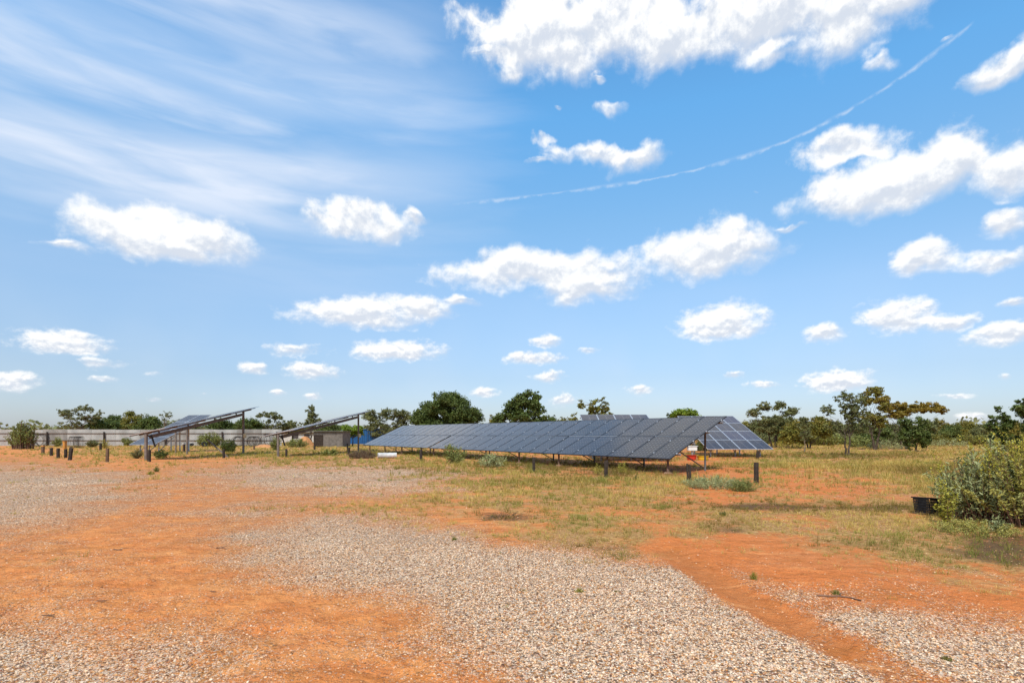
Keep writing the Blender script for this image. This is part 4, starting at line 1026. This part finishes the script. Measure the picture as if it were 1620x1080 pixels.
def shed():
    Y = 62.0; X0, X1 = at(496, 0, Y).x, at(542, 0, Y).x
    root = empty('block_shed', (X0, Y, 0)); tag(root, 'low weathered grey shed with a flat sheet roof behind the second tracker', 'shed')
    W, D, H = X1 - X0, 3.0, 1.75
    m = MB(); rng = random.Random(9)
    rows, bl = 9, .4
    bh = H / rows
    for r in range(rows):
        x = -(.2 if r % 2 else 0)
        while x < W - .02:
            a, b = max(0, x), min(W, x + bl)
            if b - a > .03: m.box(((a + b) / 2, .1 + rng.uniform(-.006, .006), bh * (r + .5)), (b - a - .012, .2, bh - .012))
            x += bl
    m.box((W / 2, .12, H / 2), (W - .02, .15, H - .02)); m.box((.1, D / 2 + .1, H / 2), (.19, D - .2, H)); m.box((W - .1, D / 2 + .1, H / 2), (.19, D - .2, H)); m.box((W / 2, D, H / 2), (W - .4, .2, H))
    m.build('wall', 'block', root)
    m = MB()
    n = 40
    for i in range(n):
        x = -.15 + (W + .3) * (i + .5) / n
        m.box((x, D / 2, H + .06 + .02 * (i % 2)), ((W + .3) / n - .002, D + .5, .03))
    m.build('roof', 'sheet_dark', root)
    m = MB(); m.box((W * .17, -.03, .72), (1.05, .05, 1.4))
    for i in range(5): m.box((W * .17, -.07, .15 + .28 * i), (1.05, .03, .04))
    m.build('door', 'wood', root)
shed()
def low_building():
    Y = 96.0; X0, X1 = at(428, 0, Y).x, at(500, 0, Y).x
    root = empty('low_building', (X0, Y, 0)); tag(root, 'long low pale building seen under the second tracker beam', 'building')
    W, D, H = X1 - X0, 5.0, 1.75
    m = MB(); m.box((W / 2, D / 2, H / 2), (W, D, H)); m.build('wall', 'render_white', root, bevel=.02)
    m = MB(); m.box((W / 2, D / 2 - .1, H + .07), (W + .5, D + .7, .12)); m.build('roof', 'sheet_dark', root)
    for q in (.2, .55, .8):
        m = MB(); m.box((W * q, -.025, 1.05), (.95, .05, .8)); f = m.build('window', 'dark_steel', root)
        m = MB(); m.box((W * q, -.06, .6), (1.1, .09, .06)); m.build('sill', 'white_paint', f)
low_building()
def mound(name, label, px, py, w, top, cat, m_='dirt', seed=1):
    d = dist(py); X = (px - CX) / F * d; hw = w / 2 / F * d; H = (py - top) / F * d
    n, k = 14, 40; v = []; f = []
    for i in range(n + 1):
        r = i / n
        for j in range(k):
            a = 2 * math.pi * j / k
            lump = 1 + .25 * (float(vnoise(np.array(math.cos(a) * 2 + seed * 5.), np.array(math.sin(a) * 2 + 9.))) - .5)
            x, y = math.cos(a) * r * hw * lump, math.sin(a) * r * hw * .6 * lump
            z = H * (math.cos(min(1, r) * math.pi) * .5 + .5) * (1 + .35 * (float(vnoise(np.array(x * 1.3 + 50), np.array(y * 1.3 + 50))) - .5)) - .03
            v.append((x, y, z))
        if i:
            for j in range(k): q = (j + 1) % k; f.append(((i - 1) * k + j, (i - 1) * k + q, i * k + q, i * k + j))
    me = bpy.data.meshes.new(name); me.from_pydata(v, [], [tuple(reversed(t)) for t in f]); me.update()
    o = link(name, me, None, [m_], True); o.location = (X, d, gz(X, d)); tag(o, label, cat)
mound('dirt_heap', 'orange dirt heap left of the grey shed', 482, 706, 44, 690, 'dirt heap', seed=2)
mound('dirt_heap', 'low pale sand heap near the wire rolls', 418, 708, 52, 702, 'dirt heap', seed=4)

def wire_roll(label, px, py, wpx, tpx, seed):
    d = dist(py); X = (px - CX) / F * d; r = (py - tpx) / 2 / F * d; ln = 1.2
    root = MB(); rng = random.Random(seed)
    for k in range(9):
        rr = r * (1 - .04 * k * .5); y = rng.uniform(-ln / 2, ln / 2)
        pts = [(math.cos(a) * rr * (1 + .04 * math.sin(3 * a + k)), y, r + math.sin(a) * rr * (1 + .03 * math.cos(2 * a + k))) for a in np.linspace(0, 2 * math.pi, 25)]
        root.tube(pts, .014, 4, False)
    for k in range(46):
        a = 2 * math.pi * k / 46
        root.tube([(math.cos(a) * r, -ln / 2, r + math.sin(a) * r), (math.cos(a + .05) * r, ln / 2, r + math.sin(a + .05) * r)], .009, 4, False)
    o = root.build('wire_roll', 'wire'); o.location = (X, d, gz(X, d)); o.rotation_euler = (0, 0, rng.uniform(-.5, .5))
    tag(o, label, 'wire roll', 'rolls of rusty wire mesh')
wire_roll('large loose roll of wire mesh left of the dark tangled bush', 121, 708, 24, 690, 1)
wire_roll('dense wire roll leaning by the left fence post', 63, 706, 20, 686, 2)
wire_roll('big dark wire roll near the low end of the second tracker', 425, 706, 22, 686, 3)
wire_roll('smaller wire roll left of the big dark one', 402, 706, 16, 690, 4)
wire_roll('pinkish wire roll by the tall post of the first tracker', 376, 706, 16, 690, 5)
def tyre(label, px, py, hpx, tilt, rz, seed):
    d = dist(py); X = (px - CX) / F * d; r = hpx / 2 / F * d; t = r * .28
    root = empty('tyre', (X, d, gz(X, d) + r * math.cos(tilt) + t * abs(math.sin(tilt)))); root.rotation_euler = (math.pi / 2 - tilt, 0, rz); tag(root, label, 'tyre', 'old tyres by the fence')
    v, f = [], []; n, k = 36, 14
    for i in range(n):
        a = 2 * math.pi * i / n
        for j in range(k):
            b = 2 * math.pi * j / k
            sq = 1 / max(abs(math.cos(b)), abs(math.sin(b))) ** .6
            rr = (r - t) + math.cos(b) * t * sq * .85 + (.012 if (i + j) % 2 and abs(b) < .6 else 0)
            v.append((math.cos(a) * rr, math.sin(a) * rr, math.sin(b) * t * .9 * sq))
    for i in range(n):
        for j in range(k): f.append((i * k + j, ((i + 1) % n) * k + j, ((i + 1) % n) * k + (j + 1) % k, i * k + (j + 1) % k))
    me = bpy.data.meshes.new('tread'); me.from_pydata(v, [], f); me.update(); link('tread', me, root, ['rubber'], True)
tyre('upright old tyre leaning on the metal fence', 309, 704, 13, .15, .2, 1)
tyre('tyre lying half on its side below the upright one', 302, 707, 9, 1.0, -.3, 2)
tyre('tyre right of the upright one in front of the fence', 323, 707, 9, .5, .9, 3)

# ------------------------------------------------------------------ small things in the paddock
def drum():
    d = dist(724.5); X = (612.5 - CX) / F * d; r = 4.4 / F * d; hl = 14.5 / F * d
    root = empty('drum', (X, d, gz(X, d) + r)); root.rotation_euler = (0, 0, .28); tag(root, 'white drum lying on its side in the grass under the far end of the array', 'drum')
    m = MB(); xs = np.linspace(-hl, hl, 21)
    m.tube([(x, 0, 0) for x in xs], [r * (1.05 if i in (0, 7, 13, 20) else 1.0) for i in range(21)], 28, False)
    m.tube([(x, 0, 0) for x in (hl - .005, -hl + .12)], r * .95, 28, False); m.build('shell', 'sheet_pale', root, True)
    m = MB(); m.tube([(-hl + .02, 0, 0), (-hl + .05, 0, 0)], [r * .96, r * .96], 28); m.tube([(hl - .05, 0, 0), (hl - .02, 0, 0)], [r * .96, r * .96], 28); m.build('end_plate', 'rust', root)
drum()
def crate():
    d = dist(812); X = (1470 - CX) / F * d; W, D, H = .36, .34, .28
    root = empty('plastic_crate', (X, d, gz(X, d) + .02)); root.rotation_euler = (-.06, .08, .16); tag(root, 'black slatted plastic crate half hidden by the flowering bush', 'crate')
    m = MB(); tp = .035
    def wall(p0, p1, nrm):
        p0, p1 = Vector(p0), Vector(p1); u = (p1 - p0).normalized(); L_ = (p1 - p0).length; n = int(L_ / .028)
        o = Vector(nrm)
        for i in range(n + 1):
            s = L_ * i / n; q0 = p0 + u * s
            mid = p0 + u * (L_ / 2); q1 = mid + (q0 - mid) * 1.10 + o * tp
            m.bar(q0 + Vector((0, 0, .01)), q1 + Vector((0, 0, H)), .016, .006)
        for z in (.012, .06, .11, .16, .21, .262, .275):
            t = z / H; mid = p0 + u * (L_ / 2)
            a = mid - u * L_ / 2 * (1 + .1 * t) + o * tp * t; b = mid + u * L_ / 2 * (1 + .1 * t) + o * tp * t
            m.bar(a + Vector((0, 0, z)), b + Vector((0, 0, z)), .008, .03 if z > .25 else .018)
    x, y = W / 2 * .86, D / 2 * .86
    wall((-x, -y, 0), (x, -y, 0), (0, -1, 0)); wall((x, -y, 0), (x, y, 0), (1, 0, 0)); wall((x, y, 0), (-x, y, 0), (0, 1, 0)); wall((-x, y, 0), (-x, -y, 0), (-1, 0, 0))
    m.build('side_panel', 'black_plastic', root)
    m = MB()
    for i in range(9): m.box((-x + 2 * x * (i + .5) / 9, 0, .006), (.022, 2 * y, .009))
    m.build('bottom', 'black_plastic', root)
    m = MB(); m.tube([(x * 1.15 + .02, -y * 1.1 - tp, H + .004), (x * 1.15 + .02, y * 1.1 + tp, H + .004)], .012, 6); m.tube([(-x * 1.15 - .02, -y * 1.1 - tp, H + .004), (-x * 1.15 - .02, y * 1.1 + tp, H + .004)], .012, 6)
    m.tube([(-x * 1.15 - .02, -y * 1.1 - tp, H + .004), (x * 1.15 + .02, -y * 1.1 - tp, H + .004)], .012, 6); m.build('rim', 'black_plastic', root)
crate()
def tubs():
    def tub(label, px, py, w, h, m_, seed):
        d = 31.5; p = at(px, py, d); r = w / 2 / F * d; hh = h / F * d
        root = empty('water_tub', (p.x, d, gz(p.x, d))); tag(root, label, 'tub')
        m = MB(); prof = [(0, .86), (.05, .9), (.5, .95), (.92, 1.0), (.93, 1.07), (1.0, 1.07), (1.0, 1.0), (.12, .84)]
        m.tube([(0, 0, hh * z) for z, _ in prof], [r * q for _, q in prof], 28, True); m.build('bowl', m_, root, True)
        m = MB(); m.tube([(r * 1.07, -.07, hh * .7), (r * 1.25, -.05, hh * .6), (r * 1.25, .05, hh * .6), (r * 1.07, .07, hh * .7)], .012, 6); m.build('handle', 'rubber', root)
    tub('red plastic tub under the facing array', 1094, 727, 15, 8, 'red_paint', 1)
    tub('yellow plastic tub right of the red one', 1112, 727, 17, 7, 'yellow_paint', 2)
    d = 33; p = at(1095, 0, d)
    root = empty('inverter_box', (p.x, d, 0)); tag(root, 'white electrical box on a short leg behind the red tub', 'electrical box')
    m = MB(); m.box((0, 0, .62), (.52, .3, .26)); m.build('cabinet', 'white_paint', root, bevel=.02)
    m = MB(); m.box((0, 0, .77), (.6, .38, .03)); m.build('lid', 'white_paint', root, bevel=.008)
    m = MB(); m.box((0, 0, .23), (.1, .1, .5)); m.build('leg', 'steel', root)
tubs()
def stick(name, label, pts, r, m_='twig'):
    P = [Vector((*gpt(px, py), 0)) for px, py in pts]
    for p in P: p.z = gz(p.x, p.y) + r * .8
    o0 = P[0].copy(); m = MB(); m.tube([p - o0 for p in P], [r * (1 - .5 * i / len(P)) for i in range(len(P))], 7)
    a = P[len(P) // 2] - o0; m.tube([a, a + Vector((.05, .06, .012)), a + Vector((.11, .09, .006))], [r * .5, r * .4, r * .2], 5)
    o = m.build(name, m_, None, True); o.location = o0; tag(o, label, 'stick')
stick('fallen_stick', 'dark fallen stick lying on red sand above the right gravel patch', [(1292, 938), (1310, 941), (1328, 943), (1345, 945), (1362, 950)], .010)
stick('fallen_stick', 'short black stick on the sand at the left of the track', [(180, 870), (186, 871), (193, 871)], .008)
stick('fallen_stick', 'dark twig beside the rut marks in the middle of the sandy track', [(342, 867), (350, 866), (358, 868)], .007)
def dead_leaf(label, px, py, s, rz):
    x, y = gpt(px, py); v, f = [], []
    for i in range(9):
        t = i / 8 - .5; w = .22 * math.cos(t * math.pi) ** .8 + .004
        for k in (-1, 0, 1): v.append((t * s, k * w * s * .5, s * (.10 * (2 * t) ** 2 + .07 * k * k)))
        if i:
            for k in (0, 1): b = i * 3 + k; f.append((b - 3, b - 2, b + 1, b))
    me = bpy.data.meshes.new('dead_leaf'); me.from_pydata(v, [], f); me.update()
    o = link('dead_leaf', me, None, ['twig'], True); o.location = (x, y, gz(x, y) + .008); o.rotation_euler = (.15, .1, rz)
    sm = o.modifiers.new('thick', 'SOLIDIFY'); sm.thickness = .0015
    tag(o, label, 'leaf', 'fallen leaves on the track')
dead_leaf('curled brown leaf on the sand left of the middle, upper of two', 161, 955, .075, .5)
dead_leaf('pale curled leaf on the stones, lower of two at the left', 76, 976, .085, .7)
dead_leaf('dark leaf lying flat near the sandy middle of the track', 337, 939, .06, .1)

# ------------------------------------------------------------------ sky
def azel(px, py):
    a = math.atan((px - CX) / F); return a, math.atan((HOR - py) / F * math.cos(a))
CLOUDS = [  # px, py, rx, ry, strength, flat-bottom factor
 (870, 62, 118, 70, 1.15, 1.0), (815, 112, 62, 30, .85, 1.0), (965, 40, 135, 72, 1.15, 1.1), (1085, 62, 115, 62, 1.15, 1.3), (1210, 38, 130, 66, 1.1, 1.1), (1330, 28, 110, 72, 1.1, 1.0), (1415, 4, 80, 34, .9, 1.0), (1235, 92, 80, 30, .7, 1.0), (760, 30, 120, 22, .5, 1.0), (760, 85, 50, 14, .6, 1),
 (1400, 300, 150, 55, 1.15, 1.4), (1345, 232, 88, 30, 1.0, 1.2), (1470, 272, 120, 52, 1.15, 1.3), (1585, 275, 85, 46, 1.1, 1.2), (1500, 218, 70, 20, .65, 1.0),
 (1582, 112, 66, 34, 1.0, 1.5), (1606, 86, 28, 30, .9, 1.0),
 (930, 244, 100, 26, .85, 1.0), (1010, 250, 60, 26, .9, 1.0), (858, 228, 22, 22, .7, 1), (860, 262, 50, 12, .6, 1.0), (968, 168, 42, 16, .7, 1.0), (945, 130, 30, 12, .6, 1), (885, 172, 16, 8, .5, 1),
 (1400, 100, 34, 30, .6, 1.0), (1478, 54, 30, 14, .6, 1.0), (1205, 302, 30, 10, .5, 1.0),
 (225, 378, 112, 50, 1.15, 1.7), (325, 384, 80, 40, 1.1, 1.4), (105, 390, 62, 13, .75, 1.0), (290, 400, 90, 24, 1.0, 1.3),
 (575, 358, 105, 34, 1.0, 1.5), (655, 346, 50, 16, .75, 1.0),
 (1118, 410, 105, 54, 1.1, 1.5), (1178, 392, 52, 32, 1.0, 1.0), (1250, 364, 48, 11, .65, 1.0),
 (855, 436, 175, 42, 1.05, 1.7), (925, 456, 92, 30, 1.0, 1.1),
 (570, 500, 118, 28, 1.05, 1.4), (665, 488, 62, 30, 1.0, 1.2), (728, 474, 56, 12, .7, 1.0),
 (1142, 520, 74, 35, 1.15, 2.2), (1306, 526, 38, 20, 1.0, 1.2),
 (1425, 508, 66, 36, 1.1, 1.8), (1505, 512, 62, 20, .9, 1.3), (1592, 532, 60, 26, 1.05, 1.4), (1604, 480, 36, 13, .9, 1.3),
 (1468, 414, 68, 32, 1.05, 1.6), (1570, 412, 80, 24, .85, 1.3), (1598, 356, 58, 26, .95, 1.3),
 (105, 548, 88, 25, 1.05, 1.8), (155, 575, 80, 18, .6, 1.0), (20, 608, 44, 22, 1.0, 1.5), (165, 602, 50, 12, .55, 1.0), (235, 592, 60, 10, .4, 1),
 (630, 560, 82, 24, 1.05, 2.0), (492, 590, 52, 18, .95, 1.5), (400, 582, 30, 15, .9, 1.2), (468, 552, 72, 18, .7, 1.0),
 (864, 540, 36, 15, .9, 1.2), (843, 568, 50, 14, .95, 1.5), (866, 597, 32, 14, .85, 1.2), (930, 552, 36, 9, .65, 1.0),
 (1325, 606, 54, 22, 1.1, 1.8), (1015, 618, 36, 12, .8, 1.2), (1157, 594, 32, 9, .75, 1.2), (1208, 608, 38, 10, .7, 1.2), (1510, 627, 36, 9, .8, 1.2), (1590, 597, 22, 10, .7, 1.0),
 (766, 623, 26, 12, .95, 1.4), (890, 634, 42, 14, .75, 1.0), (440, 621, 22, 8, .75, 1.0), (498, 627, 26, 9, .7, 1.0), (240, 632, 36, 8, .6, 1.0), (1540, 660, 36, 12, .8, 1.2), (320, 625, 20, 5, .5, 1)]
def make_world():
    w = bpy.data.worlds.new('World'); S.world = w; w.use_nodes = True; nt = w.node_tree
    bg = nt.nodes['Background']
    sky = N(nt, 'ShaderNodeTexSky'); sky.sky_type = 'NISHITA'; sky.sun_disc = False
    sky.sun_elevation = SUN_EL; sky.sun_rotation = SUN_AZ; sky.air_density = 1.0; sky.dust_density = .6; sky.ozone_density = 1.6; sky.altitude = 0
    tc = N(nt, 'ShaderNodeTexCoord').outputs['Generated']
    sp = N(nt, 'ShaderNodeSeparateXYZ'); L(nt, tc, sp.inputs[0])
    x, y, z = sp.outputs
    az = math_(nt, 'ARCTAN2', x, y); el = math_(nt, 'ARCSINE', z)
    cb = N(nt, 'ShaderNodeCombineXYZ'); L(nt, az, cb.inputs[0]); L(nt, el, cb.inputs[1]); AE = cb.outputs[0]
    low = ramp(nt, el, .42, .06)              # smaller, finer clouds towards the horizon
    NC = AE
    # domain warp
    wn = N(nt, 'ShaderNodeTexNoise'); wn.inputs['Scale'].default_value = 13; wn.inputs['Detail'].default_value = 3; L(nt, NC, wn.inputs['Vector'])
    ws = N(nt, 'ShaderNodeVectorMath', operation='SUBTRACT'); L(nt, wn.outputs['Color'], ws.inputs[0]); ws.inputs[1].default_value = (.5, .5, .5)
    wm = N(nt, 'ShaderNodeVectorMath', operation='MULTIPLY'); L(nt, ws.outputs[0], wm.inputs[0])
    amp = N(nt, 'ShaderNodeCombineXYZ'); L(nt, ramp(nt, low, 0, 1, .08, .04), amp.inputs[0]); L(nt, ramp(nt, low, 0, 1, .07, .016), amp.inputs[1]); L(nt, amp.outputs[0], wm.inputs[1])
    wa = N(nt, 'ShaderNodeVectorMath', operation='ADD'); L(nt, AE, wa.inputs[0]); L(nt, wm.outputs[0], wa.inputs[1]); W = wa.outputs[0]
    acc = acc2 = None
    for (px, py, rx, ry, s, k) in CLOUDS:
        a, e = azel(px, py); a1, _ = azel(px + rx * 1.12, py); a0, _ = azel(px - rx * 1.12, py); _, e1 = azel(px, py - ry * 1.15); _, e0 = azel(px, py + ry * 1.15)
        ra, re = (a1 - a0) / 2, abs(e1 - e0) / 2
        m = N(nt, 'ShaderNodeVectorMath', operation='MULTIPLY_ADD'); L(nt, W, m.inputs[0]); m.inputs[1].default_value = (1 / ra, 1 / re, 0); m.inputs[2].default_value = (-a / ra, -e / re, 0)
        o = m.outputs[0]
        if k > 1.02:
            q = N(nt, 'ShaderNodeVectorMath', operation='MULTIPLY'); L(nt, o, q.inputs[0]); q.inputs[1].default_value = (1, -k, 0)
            q2 = N(nt, 'ShaderNodeVectorMath', operation='MAXIMUM'); L(nt, o, q2.inputs[0]); L(nt, q.outputs[0], q2.inputs[1]); o = q2.outputs[0]
        ln = N(nt, 'ShaderNodeVectorMath', operation='LENGTH'); L(nt, o, ln.inputs[0])
        f = math_(nt, 'SUBTRACT', s - (.03 if s < .95 else .0), ln.outputs['Value'])
        acc = f if acc is None else math_(nt, 'SMOOTH_MAX', acc, f, .12)
        # the same puff measured from higher up: tells its lit top from its shaded base
        hi = N(nt, 'ShaderNodeVectorMath', operation='SUBTRACT'); L(nt, m.outputs[0], hi.inputs[0]); hi.inputs[1].default_value = (-.15, .55, 0)
        l2 = N(nt, 'ShaderNodeVectorMath', operation='LENGTH'); L(nt, hi.outputs[0], l2.inputs[0])
        f2 = math_(nt, 'SUBTRACT', s, l2.outputs['Value'])
        acc2 = f2 if acc2 is None else math_(nt, 'MAXIMUM', acc2, f2)
    # a loose deck of the same clouds for the part of the sky behind the camera
    nb = noise(nt, NC, 4.5, 4, .5)
    back = math_(nt, 'ADD', math_(nt, 'MULTIPLY', ramp(nt, math_(nt, 'ABSOLUTE', az), .95, 1.25), math_(nt, 'SUBTRACT', math_(nt, 'MULTIPLY', nb, 6.0), 2.7)), ramp(nt, math_(nt, 'ABSOLUTE', az), .95, 1.25, -9, 0))
    acc = math_(nt, 'MAXIMUM', acc, math_(nt, 'MINIMUM', back, .9))
    def detail(vec):
        a = noise(nt, vec, 15.0, 9, .62, .1)
        st = N(nt, 'ShaderNodeVectorMath', operation='MULTIPLY'); L(nt, vec, st.inputs[0]); st.inputs[1].default_value = (36, 54, 1)
        b = noise(nt, st.outputs[0], 1.0, 8, .62, .1)
        mx = N(nt, 'ShaderNodeMix'); L(nt, low, mx.inputs[0]); L(nt, a, mx.inputs[2]); L(nt, b, mx.inputs[3])
        return mx.outputs[0]
    n0 = detail(NC)
    up = N(nt, 'ShaderNodeVectorMath', operation='ADD'); L(nt, NC, up.inputs[0])
    uo = N(nt, 'ShaderNodeCombineXYZ'); L(nt, ramp(nt, low, 0, 1, -.004, -.0015), uo.inputs[0]); L(nt, ramp(nt, low, 0, 1, .014, .005), uo.inputs[1]); L(nt, uo.outputs[0], up.inputs[1])
    n1 = detail(up.outputs[0])
    field = math_(nt, 'ADD', acc, math_(nt, 'MULTIPLY', math_(nt, 'SUBTRACT', n0, .525), 1.45))
    topness = ramp(nt, math_(nt, 'SUBTRACT', acc2, acc), -.45, .25)
    wid = N(nt, 'ShaderNodeMapRange'); wid.interpolation_type = 'SMOOTHSTEP'; L(nt, field, wid.inputs[0]); wid.inputs[1].default_value = -.02
    L(nt, ramp(nt, topness, 0, 1, .80, .40), wid.inputs[2])
    dens = wid.outputs[0]
    # relief: the side turned to the sun is brighter
    rel = math_(nt, 'MULTIPLY', math_(nt, 'SUBTRACT', n0, n1), 4.0)
    lum = ramp(nt, math_(nt, 'ADD', math_(nt, 'ADD', rel, math_(nt, 'MULTIPLY', topness, .75)), math_(nt, 'MULTIPLY', field, .15)), -.10, .85)
    ccol = mixc(nt, lum, (4.5, 4.85, 5.45), (6.8, 6.8, 6.75))
    # high streaky cirrus on the left
    mp = N(nt, 'ShaderNodeMapping'); mp.inputs['Rotation'].default_value = (0, 0, .20); mp.inputs['Scale'].default_value = (1.3, 7.5, 1); L(nt, AE, mp.inputs[0])
    c1 = noise(nt, mp.outputs[0], 1.5, 6, .5, .35)
    mp2 = N(nt, 'ShaderNodeMapping'); mp2.inputs['Rotation'].default_value = (0, 0, .26); mp2.inputs['Scale'].default_value = (3.2, 22, 1); L(nt, AE, mp2.inputs[0])
    c2 = noise(nt, mp2.outputs[0], 1.5, 4, .5, .5)
    cir = ramp(nt, math_(nt, 'ADD', c1, math_(nt, 'MULTIPLY', math_(nt, 'SUBTRACT', c2, .5), .28)), .40, .66)
    msk = math_(nt, 'MULTIPLY', ramp(nt, math_(nt, 'ADD', az, math_(nt, 'MULTIPLY', c2, .3)), .22, -.16), ramp(nt, el, .16, .34))
    # two broad bands that sink to the right
    def band(px0, py0, px1, py1, wd, st):
        a0, e0 = azel(px0, py0); a1, e1 = azel(px1, py1); k = (e1 - e0) / (a1 - a0)
        t = math_(nt, 'SUBTRACT', el, math_(nt, 'ADD', math_(nt, 'MULTIPLY', az, k), e0 - k * a0))
        t = math_(nt, 'ADD', t, math_(nt, 'MULTIPLY', math_(nt, 'SUBTRACT', c1, .5), .12))
        return math_(nt, 'MULTIPLY', ramp(nt, math_(nt, 'ABSOLUTE', t), wd, 0.0), st)
    bands = math_(nt, 'MAXIMUM', band(0, 215, 700, 295, .075, 1.0), math_(nt, 'MAXIMUM', band(0, 60, 700, 165, .075, .75), math_(nt, 'MAXIMUM', band(0, 100, 600, 185, .05, .7), band(350, -10, 700, 60, .05, .5))))
    cir = math_(nt, 'MULTIPLY', math_(nt, 'ADD', math_(nt, 'ADD', math_(nt, 'MULTIPLY', cir, .22), .10), math_(nt, 'MULTIPLY', bands, math_(nt, 'ADD', math_(nt, 'MULTIPLY', cir, .25), ramp(nt, c2, .25, .75, .30, .52)))), msk, clamp=True)
    # contrail
    fc = N(nt, 'ShaderNodeFloatCurve'); cu = fc.mapping.curves[0]
    pts = [azel(*p) for p in ((700, 324), (820, 312), (920, 300), (1010, 287), (1110, 266), (1200, 240), (1270, 212), (1340, 176), (1400, 140), (1470, 90), (1540, 36), (1600, -20))]
    amin, amax = pts[0][0], pts[-1][0]
    for i, (a, e) in enumerate(pts):
        u = (a - amin) / (amax - amin)
        if i == 0: cu.points[0].location = (u, e)
        elif i == len(pts) - 1: cu.points[1].location = (u, e)
        else: cu.points.new(u, e)
    fc.mapping.update()
    L(nt, ramp(nt, az, amin, amax, 0, 1, 'LINEAR'), fc.inputs['Value'])
    n3 = noise(nt, AE, 46, 4, .6); n4 = noise(nt, AE, 9, 3, .5)
    dv = math_(nt, 'ABSOLUTE', math_(nt, 'ADD', math_(nt, 'SUBTRACT', el, fc.outputs[0]), math_(nt, 'MULTIPLY', math_(nt, 'SUBTRACT', n3, .5), .008)))
    wd = ramp(nt, n4, .35, .65, .0018, .0048)
    tr = math_(nt, 'SUBTRACT', 1.0, math_(nt, 'DIVIDE', dv, wd), clamp=True)
    tr = math_(nt, 'MULTIPLY', tr, math_(nt, 'MULTIPLY', ramp(nt, az, amin, amin + .10), ramp(nt, az, azel(1545, 36)[0], azel(1525, 40)[0])))
    tr = math_(nt, 'MULTIPLY', tr, math_(nt, 'ADD', math_(nt, 'MULTIPLY', ramp(nt, n3, .35, .65), .75), .12), clamp=True)
    # horizon veil of far thin cloud
    hz = math_(nt, 'MULTIPLY', ramp(nt, el, .32, .0), ramp(nt, noise(nt, NC, 6, 3, .5), .3, .8, .12, .36))
    base = N(nt, 'ShaderNodeHueSaturation'); base.inputs['Saturation'].default_value = 1.12; base.inputs['Value'].default_value = 1.0; L(nt, sky.outputs[0], base.inputs['Color'])
    tr_ = N(nt, 'ShaderNodeValToRGB'); els = [(0, (.54, .60, .84)), (.1, (.72, .75, .86)), (.24, (1.18, 1.16, 1.12)), (.36, (1.22, 1.40, 1.32)), (.52, (1.12, 1.70, 1.70)), (1, (.9, 1.5, 1.7))]
    tr_.color_ramp.elements[0].color = (*els[0][1], 1); tr_.color_ramp.elements[1].position = 1; tr_.color_ramp.elements[1].color = (*els[-1][1], 1)
    for p, c in els[1:-1]:
        q = tr_.color_ramp.elements.new(p); q.color = (*c, 1)
    L(nt, math_(nt, 'MAXIMUM', el, 0.0), tr_.inputs[0])
    skyc = mixc(nt, 1.0, base.outputs[0], tr_.outputs[0], 'MULTIPLY')
    col = mixc(nt, hz, skyc, (4.6, 5.2, 5.9))
    col = mixc(nt, math_(nt, 'MULTIPLY', cir, 1.05, clamp=True), col, (4.7, 5.3, 6.3))
    col = mixc(nt, math_(nt, 'MULTIPLY', tr, .5), col, (5.4, 5.8, 6.3))
    col = mixc(nt, math_(nt, 'MULTIPLY', dens, .97), col, ccol)
    L(nt, col, bg.inputs[0]); bg.inputs[1].default_value = .15
SKYT = (1.0, 1.0, 1.0)
make_world()

sd = bpy.data.lights.new('sun', 'SUN'); sd.energy = 4.0; sd.angle = math.radians(.53); sd.color = (1.0, .95, .86)
so = bpy.data.objects.new('sun', sd); C.objects.link(so)
dirv = Vector((math.sin(SUN_AZ) * math.cos(SUN_EL), math.cos(SUN_AZ) * math.cos(SUN_EL), math.sin(SUN_EL)))
so.rotation_euler = dirv.to_track_quat('Z', 'Y').to_euler(); so.location = dirv * 50

cd = bpy.data.cameras.new('camera'); cam = bpy.data.objects.new('camera', cd); C.objects.link(cam)
cam.location = (0, 0, EYE); cam.rotation_euler = (math.pi / 2, 0, 0)
cd.lens = 36 * F / 1620; cd.sensor_width = 36; cd.shift_y = (HOR - 540) / 1620; cd.clip_end = 9000; cd.clip_start = .05
S.camera = cam
S.view_settings.view_transform = 'Standard'; S.view_settings.look = 'None'; S.view_settings.exposure = 0.08; S.view_settings.gamma = 1
S.cycles.max_bounces = 6; S.cycles.diffuse_bounces = 3; S.cycles.transparent_max_bounces = 4
